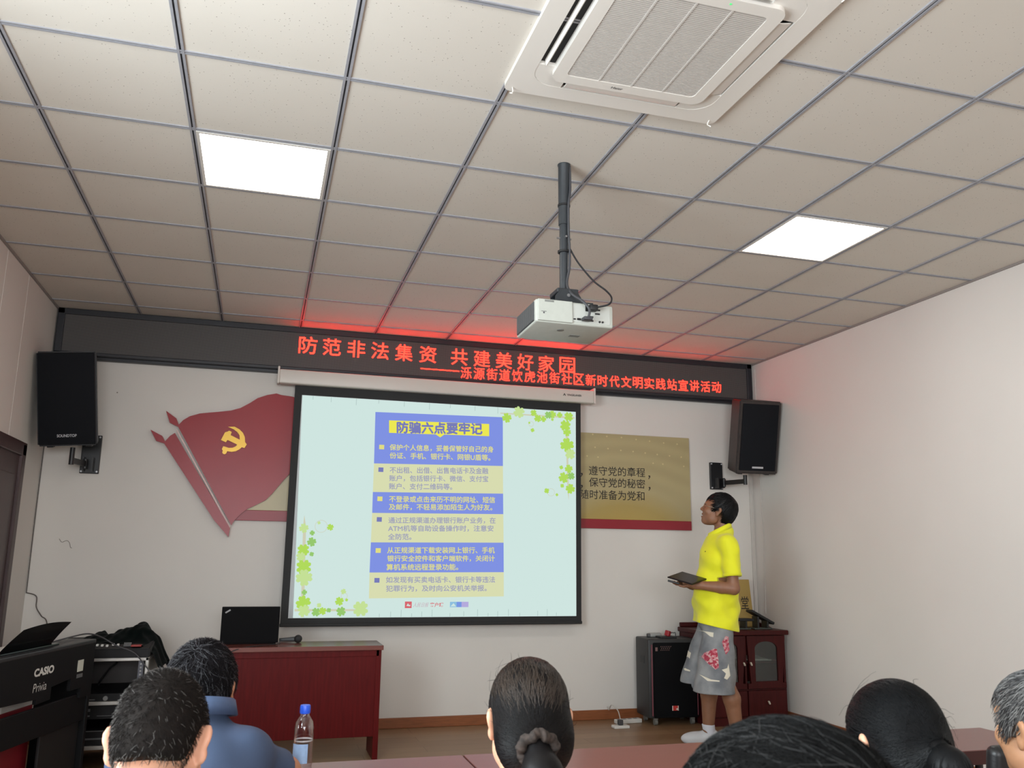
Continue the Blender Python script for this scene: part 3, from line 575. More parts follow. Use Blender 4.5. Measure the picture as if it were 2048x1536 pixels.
def bracket(t, plate, pivot):
    """wall plate, elbow arm and pivot given in world coordinates, parented to the speaker"""
    Mi = (Matrix.Translation(t.location) @ t.rotation_euler.to_matrix().to_4x4()).inverted()
    x, z, w, h = plate
    bm = NB(); bx(bm, x-w/2, x+w/2, 6.925, 6.949, z-h/2, z+h/2, 0.004)
    for sx in (-1, 1):
        for sz in (-1, 1): add_cyl(bm, (x+sx*(w/2-0.012), 6.919, z+sz*(h/2-0.014)), (x+sx*(w/2-0.012), 6.927, z+sz*(h/2-0.014)), 0.007, n=8, mi=1)
    bmesh.ops.transform(bm, matrix=Mi, verts=bm.verts); obj('wall_plate', bm, [M_brk, M_logo], t)
    bm = NB(); p = Vector(pivot); a = Vector((x, 6.93, z-h*0.28))
    for dx in (-0.03, 0.03): bx(bm, x+dx-0.004, x+dx+0.004, 6.84, 6.93, z-h*0.46, z-h*0.10)
    m = Vector((x+(p.x-x)*0.25, 6.845, a.z)); add_cyl(bm, m+Vector((0, 0, -0.035)), m+Vector((0, 0, 0.035)), 0.016)
    e = Vector((p.x, p.y, a.z)); dv = e-m; ang = math.atan2(dv.y, dv.x)
    add_box(bm, (m+e)/2, (dv.length, 0.022, 0.040), (0, 0, ang), 0.003)
    add_cyl(bm, e+Vector((0, 0, -0.03)), Vector((p.x, p.y, p.z)), 0.017)
    bmesh.ops.transform(bm, matrix=Mi, verts=bm.verts); obj('swivel_arm', bm, M_brk, t)
sl = wall_speaker('black wall loudspeaker in the left corner, tilted down on its bracket', (-1.345, 6.42, 2.345), (math.radians(12), math.radians(-4), math.radians(-3)), 0.385, 0.655, 0.27, 0.012, 'SOUNDTOP', 0.125, None, None)
bracket(sl, (-1.245, 2.02, 0.130, 0.285), (-1.31, 6.62, 2.03))
sr = wall_speaker('dark-sided wall loudspeaker in the right corner above the man in yellow', (4.115, 6.46, 2.355), (math.radians(13), 0, math.radians(-4)), 0.400, 0.640, 0.27, 0.030, None, 0.105, None, None)
bracket(sr, (3.955, 2.055, 0.125, 0.245), (4.06, 6.62, 2.04))

# ------------------------------------------------------------------ front desk, laptop, microphone
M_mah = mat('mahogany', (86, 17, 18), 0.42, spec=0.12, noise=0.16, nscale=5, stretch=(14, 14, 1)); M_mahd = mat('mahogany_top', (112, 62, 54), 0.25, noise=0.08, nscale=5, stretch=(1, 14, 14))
t = thing('presenter_desk', 'dark red wooden desk below the screen carrying the laptop', 'desk', (0.24, 6.10, 0))
bm = NB(); bx(bm, -0.33, 0.846, 5.925, 6.285, 0.690, 0.720, 0.003); obj('desktop', W(bm, t), M_mahd, t)
bm = NB(); bx(bm, -0.31, 0.825, 5.945, 5.963, 0.145, 0.690, 0.002); obj('front_panel', W(bm, t), M_mah, t)
bm = NB(); bx(bm, -0.305, 0.820, 5.940, 5.950, 0.650, 0.690, 0.002); obj('top_rail', W(bm, t), M_mah, t)
for x in (-0.31, 0.80):
    bm = NB(); bx(bm, x, x+0.035, 5.94, 6.26, 0.0, 0.690, 0.002); obj('side_panel', W(bm, t), M_mah, t)
t = thing('laptop', 'black laptop standing open on the desk, lid towards the seats', 'laptop', (-0.02, 6.14, 0.720))
M_lap = mat('laptop_black', (8, 8, 10), 0.6, spec=0.1)
bm = NB(); bx(bm, -0.182, 0.172, 0.0, 0.118, 0.0, 0.018, 0.004); obj('keyboard_base', bm, M_lap, t)
bm = NB(); add_box(bm, (0, -0.006, 0.126), (0.372, 0.010, 0.236), (math.radians(4), 0, 0), 0.004); obj('lid', bm, M_lap, t)
bm = NB(); add_box(bm, (-0.148, -0.0188, 0.214), (0.036, 0.002, 0.010), (0, math.radians(-32), 0), 0.0); obj('badge', bm, mat('badge_grey', (140, 140, 140), 0.4), t)
t = thing('microphone', 'handheld microphone lying on the desk beside the laptop', 'microphone', (0.222, 6.20, 0.747), (0, 0, math.radians(-14)))
bm = NB(); add_cyl(bm, (-0.048, 0, -0.008), (0.055, 0, -0.002), 0.011, 0.017); obj('handle', bm, mat('mic_grey', (70, 72, 74), 0.4), t, smooth=True)
bm = NB(); bmesh.ops.create_icosphere(bm, subdivisions=3, radius=0.027); bmesh.ops.translate(bm, vec=(0.078, 0, 0.0), verts=bm.verts); obj('head', bm, mat('mic_mesh', (28, 28, 30), 0.6, bump=0.5, bscale=700), t, smooth=True)
bm = NB(); add_tube(bm, [(0.178, 6.205, 0.738), (0.168, 6.10, 0.726), (0.09, 6.03, 0.725), (0.02, 5.98, 0.724), (-0.06, 5.935, 0.717), (-0.14, 5.915, 0.690), (-0.24, 5.912, 0.62), (-0.28, 5.905, 0.40), (-0.29, 5.90, 0.02)], 0.003)
tag(obj('microphone_cable', bm, M_cblk, smooth=True), 'thin black cable trailing over the front edge of the desk', 'cable')

# ------------------------------------------------------------------ digital piano with its back to the room
ang = math.atan2(0.84, 0.225)          # run of the piano along the left wall
t = thing('digital_piano', 'black digital piano seen from behind along the left wall', 'piano', (-1.12, 4.62, 0), (0, 0, ang))
# local frame: +x away along the piano, -y towards the room, length 1.36 centred near the visible end
M_pno = mat('piano_black', (20, 21, 23), 0.55, spec=0.15, noise=0.05, nscale=6); M_pgl = mat('piano_gloss', (12, 13, 16), 0.2, spec=0.4)
x0, x1 = -0.42, 0.945
bm = NB(); bx(bm, x0, x1, -0.0, 0.29, 0.700, 0.800, 0.006); obj('keyboard_case', bm, M_pno, t)
bm = NB(); bx(bm, x0+0.02, x1-0.02, 0.14, 0.285, 0.798, 0.812)
n = 52
for i in range(n):
    a = x0+0.03+(x1-x0-0.06)*i/n; bx(bm, a, a+(x1-x0-0.06)/n-0.0012, 0.145, 0.283, 0.810, 0.816)
obj('white_keys', bm, mat('key_white', (225, 224, 218), 0.3), t)
bm = NB(); add_prism(bm, [(x0, 0.812), (x1, 0.812), (x1, 0.52), (x1-0.13, 0.52), (x1-0.13, 0.575), (x1-0.255, 0.575), (x1-0.255, 0.64), (x1-0.46, 0.625), (x1-0.46, 0.565), (x1-0.60, 0.56), (x1-0.60, 0.585), (x1-0.95, 0.60), (x0, 0.60)], -0.018, 0.0); obj('back_panel', bm, M_pno, t)
bm = NB(); bx(bm, x0, x1+0.002, -0.02, 0.140, 0.800, 0.822, 0.005); obj('top_cover', bm, mat('piano_top_sheen', (44, 46, 48), 0.4, spec=0.4), t)  # reflective top: its grey sheen is partly put into a lighter base colour
for x in (x0, x1-0.03):
    bm = NB(); bx(bm, x, x+0.03, -0.015, 0.28, 0.0, 0.800, 0.004); bx(bm, x-0.005, x+0.035, -0.03, 0.30, 0.0, 0.035, 0.004); obj('side_panel', bm, M_pno, t)
bm = NB(); bx(bm, x0, x1-0.03, -0.005, 0.012, 0.39, 0.54, 0.003); obj('cross_panel', bm, M_pno, t)
bm = NB(); bx(bm, x1-0.45, x1-0.035, 0.015, 0.030, 0.0, 0.40, 0.003); obj('lower_panel', bm, mat('piano_lower_black', (16, 17, 19), 0.6), t)  # plain black panel, slightly darker than the case
bm = NB()                                    # gloss music rest leaning back, its top edge gently arched
G = []
for i in range(15):
    u = i/14; xl = 0.07+0.50*u; xt = 0.125+0.475*u; zt = 0.928+0.024*math.sin(math.pi*(0.12+0.70*u)); row = []
    for k in range(9):
        w = k/8; row.append(bm.verts.new((xl+(xt-xl)*w, 0.055-0.085*w+0.004*math.sin(math.pi*w), 0.824+(zt-0.824)*w)))
    G.append(row)
for i in range(14):
    for k in range(8): bm.faces.new((G[i][k], G[i+1][k], G[i+1][k+1], G[i][k+1]))
bmesh.ops.solidify(bm, geom=bm.faces[:], thickness=0.008)
obj('music_rest', bm, M_pgl, t, smooth=True)
bm = NB(); bx(bm, 0.04, 0.60, 0.02, 0.075, 0.820, 0.832, 0.004); obj('rest_holder', bm, M_pgl, t)
M_let = mat('lettering_white', (205, 205, 200), 0.5)
bm = NB(); text_quad(bm, 'CASIO', rect(x1-0.650, x1-0.455, 0.696, 0.736), -0.0186, bold=0.045); text_quad(bm, 'Privia', rect(x1-0.645, x1-0.515, 0.622, 0.664), -0.0186, bold=-0.006, shear=0.12); obj('lettering', bm, M_let, t)
bm = NB(); bx(bm, x1-0.195, x1-0.130, -0.0195, -0.0175, 0.665, 0.725); bx(bm, x1-0.195, x1-0.128, -0.0195, -0.0175, 0.632, 0.652, mi=1); obj('sticker', bm, [mat('sticker_pale', (196, 200, 188), 0.6), mat('sticker_grey', (90, 94, 96), 0.6)], t)
t = thing('gift_box', 'red cardboard box with a pale lid standing behind the piano', 'box', (-1.175, 5.07, 0), (0, 0, ang))
bm = NB(); bx(bm, -0.17, 0.13, -0.07, 0.11, 0.12, 0.530, 0.004); obj('box', bm, mat('box_red', (120, 24, 34), 0.5), t)
bm = NB(); bx(bm, -0.173, 0.133, -0.073, 0.113, 0.530, 0.575, 0.004); obj('lid', bm, mat('box_pale', (190, 184, 178), 0.6), t)
bm = NB(); bx(bm, -0.19, 0.15, -0.09, 0.13, 0.0, 0.12, 0.003); obj('wooden_base', bm, mat('base_wood', (120, 96, 72), 0.5, noise=0.1), t)

# ------------------------------------------------------------------ equipment rack, mixer, cloth
M_alr = mat('rack_aluminium', (176, 174, 170), 0.35, metal=0.55); M_rkd = mat('rack_black', (14, 14, 17), 0.55, spec=0.3); M_rks = mat('rack_side_grey', (122, 120, 112), 0.55)
t = thing('equipment_rack', 'aluminium-edged equipment rack between the piano and the desk', 'rack', (-0.90, 6.32, 0))
rx0, rx1, ry0, ry1, rz = -1.20, -0.615, 6.00, 6.62, 0.665
bm = NB()
for x in (rx0, rx1-0.022):
    for y in (ry0, ry1-0.022): bx(bm, x, x+0.022, y, y+0.022, 0.03, rz, 0.004)
bx(bm, rx0, rx1, ry0, ry0+0.022, rz-0.022, rz, 0.004); bx(bm, rx0, rx1, ry1-0.022, ry1, rz-0.022, rz, 0.004); bx(bm, rx0, rx0+0.022, ry0, ry1, rz-0.022, rz, 0.004); bx(bm, rx1-0.022, rx1, ry0, ry1, rz-0.022, rz, 0.004)
for z in (0.128, 0.385): bx(bm, rx0, rx1, ry0, ry0+0.022, z, z+0.022, 0.003)
obj('frame', W(bm, t), M_alr, t)
for x in (rx0+0.002, rx1-0.014):
    bm = NB(); bx(bm, x, x+0.012, ry0+0.022, ry1-0.022, 0.03, rz-0.02); obj('side_panel', W(bm, t), M_rks, t)
bm = NB(); bx(bm, rx0+0.022, rx1-0.022, ry1-0.02, ry1-0.012, 0.03, rz-0.02); obj('rear_panel', W(bm, t), mat('rack_rear_grey', (84, 78, 76), 0.6), t)
bm = NB(); bx(bm, rx0+0.02, rx1-0.02, ry0+0.01, ry1-0.02, rz-0.02, rz-0.008); obj('top_board', W(bm, t), M_rkd, t)
for z in (0.128, 0.385):
    bm = NB(); bx(bm, rx0+0.02, rx1-0.02, ry0+0.022, ry1-0.022, z, z+0.012); obj('shelf', W(bm, t), M_rkd, t)
bm = NB()
for x in (rx1-0.06,): 
    bx(bm, x, x+0.03, ry0+0.002, ry0+0.010, 0.40, rz-0.022)
    for k in range(11): bx(bm, x+0.010, x+0.020, ry0-0.001, ry0+0.003, 0.41+k*0.021, 0.42+k*0.021, mi=1)
obj('mounting_rail', W(bm, t), [mat('rail_grey', (70, 72, 84), 0.4), mat('rail_hole', (150, 150, 150), 0.4)], t)
bm = NB()
for x in (rx0+0.04, rx1-0.04):
    for y in (ry0+0.05, ry1-0.05): add_cyl(bm, (x-0.01, y, 0.02), (x+0.01, y, 0.02), 0.02, n=14); bx(bm, x-0.02, x+0.02, y-0.02, y+0.02, 0.026, 0.034)
obj('caster', W(bm, t), M_rkd, t)
def rack_unit(label, z0, z1, y0, feat):
    u = thing('rack_amplifier', label, 'amplifier', (-0.908, 6.25, z0))
    bm = NB(); bx(bm, -0.245, 0.245, y0-6.25, 0.25, 0, z1-z0, 0.003); obj('case', bm, M_rkd, u)
    bm = NB(); feat(bm, y0-6.25-0.002, z1-z0); obj('front_controls', bm, [mat('face_grey', (84, 86, 88), 0.45), mat('lcd_teal', (50, 92, 92), 0.3), mat('knob_grey', (120, 120, 120), 0.4)], u)
def f1(bm, y, h):
    bx(bm, -0.10, 0.0, y-0.004, y+0.002, h*0.30, h*0.42); add_cyl(bm, (-0.05, y-0.012, h*0.66), (-0.05, y, h*0.66), 0.012, n=14, mi=2); add_cyl(bm, (0.06, y-0.012, h*0.5), (0.06, y, h*0.5), 0.014, n=14, mi=2)
def f2(bm, y, h):
    bx(bm, -0.19, -0.02, y-0.003, y+0.002, h*0.55, h*0.75); bx(bm, -0.19, -0.02, y-0.003, y+0.002, h*0.20, h*0.30); bx(bm, 0.02, 0.20, y-0.002, y+0.002, h*0.22, h*0.26)
def f3(bm, y, h):
    bx(bm, -0.17, -0.13, y-0.003, y+0.002, h*0.25, h*0.85, mi=1); bx(bm, -0.06, 0.15, y-0.003, y+0.002, h*0.45, h*0.55); bx(bm, -0.24, 0.24, y-0.001, y+0.002, h*0.94, h*0.99)
rack_unit('black amplifier on the upper shelf of the rack', 0.397, 0.450, 6.03, f1)
rack_unit('black tape deck with grey front strip in the middle of the rack', 0.300, 0.384, 6.03, f2)
rack_unit('black receiver with a teal display low in the rack', 0.140, 0.235, 6.03, f3)
bm = NB(); add_tube(bm, [(-0.98, 6.40, 0.64), (-0.86, 6.44, 0.60), (-0.90, 6.44, 0.55), (-0.95, 6.44, 0.47), (-0.95, 6.40, 0.455)], 0.006)
tag(obj('signal_cable', bm, M_cblk, smooth=True), 'black cable hanging in the open top bay of the rack', 'cable')
t = thing('audio_mixer', 'black audio mixer with white faders on top of the rack', 'mixer', (-0.885, 6.18, rz))
bm = NB(); add_prism(bm, [(-0.19, 0.0), (0.19, 0.0), (0.19, 0.095), (-0.19, 0.055)], -0.27, 0.27)
bmesh.ops.rotate(bm, cent=(0, 0, 0), matrix=Matrix.Rotation(math.radians(90), 3, 'Z'), verts=bm.verts)
bmesh.ops.bevel(bm, geom=bm.edges[:], offset=0.006, segments=2, affect='EDGES'); obj('case', bm, M_rkd, t)
M_fad = mat('fader_white', (226, 226, 222), 0.4)
for i in range(11):
    bm = NB(); x = -0.225+i*0.030; add_box(bm, (x, -0.150+0.012*((i*3) % 4), 0.070+0.0013*((i*3) % 4)), (0.014, 0.022, 0.012), (math.radians(6), 0, 0), 0.003); obj('fader', bm, M_fad, t)
for i in range(5):
    bm = NB(); x = 0.110+i*0.009; add_cyl(bm, (x, -0.12, 0.062), (x+0.003, -0.125, 0.085), 0.005, 0.004, n=10); obj('control_knob', bm, mat('knob_grey', (120, 120, 120), 0.4), t)
bm = NB(); bx(bm, 0.155, 0.215, -0.18, -0.12, 0.064, 0.074, 0.003); obj('red_button_block', bm, mat('button_red', (150, 40, 36), 0.4), t)
# dark green velvet thrown over the back of the mixer: draped sheet built from a height field
M_vel = mat('velvet_green', (8, 20, 19), 0.95, spec=0.1, sheen=0.08, noise=0.3, nscale=14)
def cloth():
    bm = NB(); nx, ny = 70, 40; G = []
    for j in range(ny+1):
        row = []
        for i in range(nx+1):
            u, v = i/nx, j/ny
            x = -1.20+u*0.66; y = 6.06+v*0.46
            ridge = [(-1.20, 0.735), (-1.07, 0.740), (-0.985, 0.786), (-0.955, 0.788), (-0.918, 0.766), (-0.84, 0.800), (-0.76, 0.820), (-0.735, 0.842), (-0.69, 0.842), (-0.668, 0.812), (-0.640, 0.785), (-0.612, 0.755), (-0.585, 0.69), (-0.56, 0.63), (-0.54, 0.60)]
            z = np.interp(x, [r[0] for r in ridge], [r[1] for r in ridge])
            fr = min(1.0, max(0.0, (v-0.10)/0.42)); fr = fr*fr*(3-2*fr)
            base = 0.735 if x < -0.66 else 0.735-(x+0.66)*0.9
            z = base+(z-base)*fr if x < -0.60 else (z-0.03*(1-fr))
            if v > 0.8: z -= (v-0.8)*0.25
            z += 0.006*math.sin(x*47+y*23)*fr+0.004*math.sin(x*83-y*61)*fr
            yy = y+0.015*math.sin(x*31)
            if x < -0.74: yy = max(yy, 6.14+0.02*math.sin(x*40))
            row.append(bm.verts.new((x+0.01*math.sin(y*40+x*9), yy, z)))
        G.append(row)
    for j in range(ny):
        for i in range(nx): bm.faces.new((G[j][i], G[j][i+1], G[j+1][i+1], G[j+1][i]))
    bmesh.ops.solidify(bm, geom=bm.faces[:], thickness=0.006); return bm
tag(obj('velvet_cloth', cloth(), M_vel, smooth='all'), 'crumpled dark green velvet cloth thrown over the mixer', 'cloth')
bm = NB(); add_tube(bm, [(-1.06, 5.20, 0.826), (-0.98, 5.50, 0.838), (-0.94, 5.75, 0.832), (-0.885, 5.88, 0.800), (-0.80, 5.92, 0.745), (-0.70, 5.94, 0.70), (-0.63, 5.955, 0.62), (-0.585, 5.96, 0.575), (-0.53, 5.98, 0.57), (-0.48, 6.05, 0.50), (-0.46, 6.15, 0.25), (-0.46, 6.2, 0.01)], 0.0042)
tag(obj('signal_cable', bm, mat('cable_grey', (62, 62, 66), 0.5), smooth=True), 'grey cable strung from the piano across the front of the rack', 'cable')

# ------------------------------------------------------------------ wheeled speaker beside the cabinet
t = thing('portable_speaker', 'tall black wheeled party speaker standing behind the man in yellow', 'loudspeaker', (3.31, 6.72, 0), (0, 0, math.radians(-3)))
M_ps = mat('party_black', (40, 41, 42), 0.5); M_pink = mat('trim_pink', (120, 62, 72), 0.4)
bm = NB(); bx(bm, -0.215, 0.215, -0.135, 0.145, 0.055, 0.668, 0.012, seg=3); obj('cabinet', bm, M_ps, t, smooth=True)
bm = NB(); bx(bm, -0.175, 0.200, -0.150, -0.130, 0.060, 0.640, 0.008); obj('grille', bm, mat('grille_black', (8, 9, 12), 0.8, spec=0.15, bump=0.3, bscale=900), t, smooth=True)
for x in (-0.187, 0.204):
    bm = NB(); bx(bm, x-0.004, x+0.004, -0.146, -0.130, 0.075, 0.625, 0.002); obj('light_strip', bm, M_pink, t)
bm = NB(); bx(bm, -0.025, 0.030, -0.1525, -0.149, 0.115, 0.152, mi=0)
for a in ((-0.025, -0.018), (0.024, 0.030)): bx(bm, a[0], a[1], -0.1532, -0.152, 0.115, 0.152, mi=1)
bx(bm, 0.010, 0.030, -0.1532, -0.152, 0.120, 0.133, mi=1)
obj('sticker', bm, [mat('sticker_red', (176, 42, 36), 0.5), mat('sticker_white', (210, 200, 190), 0.5)], t)
bm = NB()
for r, (c, z) in enumerate(((6, 0.610), (5, 0.597), (5, 0.583))):
    for k in range(c): x = -0.115+k*0.017+0.006*(r % 2); add_flat(bm, [(x, z-0.004), (x+0.006, z-0.004), (x+0.010, z+0.004), (x+0.004, z+0.004)], -0.1505)
bx(bm, -0.160, -0.140, -0.1512, -0.150, 0.575, 0.605)
obj('printed_pattern', bm, mat('print_dim', (110, 84, 82), 0.5), t)
bm = NB(); bx(bm, -0.219, -0.213, -0.05, 0.03, 0.47, 0.53, 0.002); obj('side_handle', bm, M_cblk, t)
for x in (-0.15, 0.17):
    for y in (-0.10, 0.11):
        bm = NB(); add_cyl(bm, (x-0.012, y, 0.024), (x+0.012, y, 0.024), 0.024, n=16); bx(bm, x-0.018, x+0.018, y-0.015, y+0.015, 0.040, 0.058, 0.002); obj('caster', bm, mat('caster_grey', (110, 108, 102), 0.5), t, smooth=True)
bm = NB(); bx(bm, 3.215, 3.36, 6.62, 6.72, 0.668, 0.684, 0.003)
tag(obj('microphone_receiver', bm, M_cblk), 'flat black receiver box lying on the wheeled speaker', 'receiver')
t = thing('remote_control', 'pale grey rounded gadget lying on the wheeled speaker', 'remote control', (3.225, 6.775, 0.668))
bm = NB(); bx(bm, -0.045, 0.065, -0.022, 0.022, 0.0, 0.034, 0.012, seg=4); obj('body', bm, mat('gadget_grey', (150, 150, 146), 0.5), t, smooth=True)
bm = NB(); bx(bm, -0.06, -0.035, -0.022, 0.022, 0.0, 0.030, 0.010, seg=3); obj('dark_end', bm, mat('gadget_dark', (84, 84, 84), 0.5), t, smooth=True)
bm = NB(); add_box(bm, (3.300, 6.665, 0.706), (0.040, 0.040, 0.044), (0.2, 0.15, 0.6), 0.006); tag(obj('red_cube', bm, mat('cube_red', (150, 34, 42), 0.45)), 'small red cube on top of the flat receiver', 'cube')
bm = NB(); add_tube(bm, [(3.32, 6.69, 0.688), (3.36, 6.72, 0.705), (3.40, 6.76, 0.700), (3.45, 6.82, 0.675), (3.46, 6.87, 0.45)], 0.003); tag(obj('power_cable', bm, M_cblk, smooth=True), 'thin black lead looping off the back of the wheeled speaker', 'cable')

# ------------------------------------------------------------------ dark red cabinet with glazed doors
t = thing('display_cabinet', 'dark red cabinet with arched glass doors in the right corner', 'cabinet', (3.905, 6.68, 0))
cx0, cx1, cy0, cy1 = 3.535, 4.275, 6.45, 6.915
M_cab = mat('cabinet_wood', (66, 17, 17), 0.40, spec=0.25, noise=0.2, nscale=5, stretch=(12, 12, 1)); M_knob = mat('knob_ivory', (214, 206, 190), 0.35)
bm = NB(); bx(bm, cx0, cx1, cy1-0.012, cy1, 0.05, 0.70); bx(bm, cx0, cx0+0.018, cy0+0.02, cy1, 0.0, 0.70, 0.002); bx(bm, cx1-0.018, cx1, cy0+0.02, cy1, 0.0, 0.70, 0.002); bx(bm, cx0+0.018, cx1-0.018, cy0+0.02, cy1-0.012, 0.05, 0.07); bx(bm, cx0+0.018, cx1-0.018, cy0+0.02, cy1-0.012, 0.255, 0.275)
bx(bm, 3.892, 3.908, cy0+0.02, cy0+0.06, 0.05, 0.70); bx(bm, cx0, cx1, cy0+0.012, cy0+0.03, 0.0, 0.06)
obj('carcass', W(bm, t), M_cab, t)
bm = NB(); bx(bm, cx0-0.02, cx1+0.02, cy0-0.018, cy1, 0.700, 0.738, 0.008, seg=3); obj('top', W(bm, t), M_cab, t)
bm = NB(); add_prism(bm, [(6.62, 0.739), (6.905, 0.739), (6.905, 0.785), (6.74, 0.765)], 4.245, 4.268)
for v in bm.verts: v.co = Vector((v.co.y, v.co.x, v.co.z))
bx(bm, cx0-0.005, cx1+0.0, cy1-0.03, cy1-0.005, 0.739, 0.775, 0.006)
obj('gallery', W(bm, t), M_cab, t)
bm = NB(); bx(bm, cx0+0.018, cx1-0.018, cy0+0.03, cy1-0.014, 0.475, 0.487); obj('shelf', W(bm, t), M_cab, t)
def cglass():
    m = bpy.data.materials.new('cabinet_glass'); m.use_nodes = True; nt = m.node_tree; nt.nodes.clear()
    a = nd(nt, 'ShaderNodeBsdfTransparent'); a.inputs[0].default_value = (0.75, 0.78, 0.76, 1); g = nd(nt, 'ShaderNodeBsdfGlossy'); g.inputs['Roughness'].default_value = 0.05
    mx = nd(nt, 'ShaderNodeMixShader'); mx.inputs[0].default_value = 0.10; o = nd(nt, 'ShaderNodeOutputMaterial')
    nt.links.new(a.outputs[0], mx.inputs[1]); nt.links.new(g.outputs[0], mx.inputs[2]); nt.links.new(mx.outputs[0], o.inputs[0]); return m
M_cg = cglass()
def arch(x0, x1, z0, z1, r):
    P = [(x0, z0), (x1, z0), (x1, z1-r)]
    for i in range(1, 12):
        a = math.pi*i/12; P.append(((x0+x1)/2+(x1-x0)/2*math.cos(a), z1-r+r*math.sin(a)))
    return P+[(x0, z1-r)]
def cab_door(x0, x1, kx):
    bm = NB(); ax0, ax1, az0, az1 = x0+0.07, x1-0.075, 0.335, 0.650
    inner = arch(ax0, ax1, az0, az1, 0.055); n = len(inner)
    outer = []                                           # project the arch outline to the door rectangle
    cx, cz = (x0+x1)/2, (0.28+0.695)/2
    for px, pz in inner:
        dx, dz = px-cx, pz-cz; s = min(((x1-x0)/2)/abs(dx) if dx else 9, (0.415/2)/abs(dz) if dz else 9); outer.append((cx+dx*s, cz+dz*s))
    for y0 in (cy0, cy0+0.02):
        A = [bm.verts.new((a, y0, b)) for a, b in outer]; B = [bm.verts.new((a, y0, b)) for a, b in inner]
        for i in range(n): bm.faces.new((A[i], A[(i+1) % n], B[(i+1) % n], B[i]))
    bm.verts.ensure_lookup_table(); V = bm.verts
    for o0 in (0, n):
        for i in range(n): bm.faces.new((V[o0+i], V[o0+(i+1) % n], V[2*n+o0+(i+1) % n], V[2*n+o0+i]))
    # true corners of the rectangle
    for sx, sz in ((x0, 0.28), (x1, 0.28), (x0, 0.695), (x1, 0.695)): bx(bm, min(sx, sx+(0.055 if sx == x0 else -0.055)), max(sx, sx+(0.055 if sx == x0 else -0.055)), cy0+0.0005, cy0+0.0195, min(sz, sz+(0.04 if sz == 0.28 else -0.035)), max(sz, sz+(0.04 if sz == 0.28 else -0.035)))
    d = obj('door', W(bm, t), M_cab, t)
    bm = NB(); add_prism(bm, [(a, b) for a, b in arch(ax0-0.004, ax1+0.004, az0-0.004, az1+0.004, 0.055)], cy0+0.009, cy0+0.012); obj('door_glass', W(bm, t), M_cg, d)
    bm = NB(); add_box(bm, (kx, cy0-0.012, 0.475), (0.013, 0.02, 0.030), (0, math.radians(-22), 0), 0.006, seg=3); obj('door_knob', W(bm, t), M_knob, d, smooth=True)
cab_door(cx0+0.012, 3.893, 3.868); cab_door(3.907, cx1-0.012, 3.932)
for x0_, x1_ in ((cx0+0.012, 3.893), (3.907, cx1-0.012)):
    bm = NB(); bx(bm, x0_, x1_, cy0+0.002, cy0+0.022, 0.070, 0.262, 0.003); d = obj('drawer', W(bm, t), M_cab, t)
    bm = NB(); add_box(bm, ((x0_+x1_)/2, cy0-0.010, 0.170), (0.013, 0.02, 0.030), (0, math.radians(-25), 0), 0.006, seg=3); obj('drawer_knob', W(bm, t), M_knob, d, smooth=True)
M_pap = mat('paper_white', (196, 196, 190), 0.7)
for k, (x, y, z, w, r) in enumerate(((4.06, 6.66, 0.487, 0.22, 0.1), (4.04, 6.64, 0.497, 0.20, -0.15), (4.08, 6.68, 0.275, 0.20, 0.2))):
    bm = NB(); add_box(bm, (x, y, z+0.005), (w, 0.28, 0.009), (0, 0, r), 0.0); tag(obj('paper_stack', bm, M_pap), ('lower white papers of the pile on the shelf inside the cabinet', 'topmost white papers of the pile on the shelf inside the cabinet', 'white papers at the bottom behind the cabinet glass')[k], 'papers', 'papers in the cabinet')
# gold plaque leaning at the back of the cabinet top
t = thing('gold_plaque', 'gold plaque with black calligraphy leaning on the cabinet top', 'plaque', (3.90, 6.80, 0.739), (math.radians(-9), 0, 0))
bm = NB(); bx(bm, -0.215, 0.300, -0.006, 0.006, 0.0, 0.405, 0.003); obj('board', bm, mat('plaque_brass', (172, 146, 84), 0.35, metal=0.15, noise=0.06, nscale=3), t)
bm = NB(); text_quad(bm, '堂', rect(0.190, 0.270, 0.150, 0.258), -0.0068, bold=0.006, shear=0.08); obj('calligraphy', bm, M_ink, t)
M_ft = mat('footrest_black', (30, 32, 33), 0.45)
def footrest(label, loc, rz, tilt, h):
    t = thing('footrest', label, 'footrest', loc, (0, 0, rz), 'folding footrests on the cabinet')
    bm = NB(); add_box(bm, (0, 0, h), (0.235, 0.10, 0.022), (0, tilt, 0), 0.005); obj('plate', bm, M_ft, t)
    bm = NB(); bx(bm, -0.085, 0.085, -0.05, 0.05, 0.0, 0.010, 0.003); obj('base', bm, mat('base_greygreen', (74, 82, 78), 0.5), t)
    for x in (-0.045, 0.045):
        bm = NB(); add_box(bm, (x, 0, (h-0.006)*0.5), (0.016, 0.09, h-0.006-x*math.tan(tilt)*1.0), None, 0.003); obj('leg', bm, M_ft, t)
    return t
footrest('folding black footrest lying level on the cabinet, beside the gold plaque', (3.93, 6.60, 0.738), 0.05, 0.02, 0.078)
footrest('folding black footrest set to a steep slope at the right end of the cabinet', (4.135, 6.60, 0.738), 0.0, math.radians(27), 0.098)

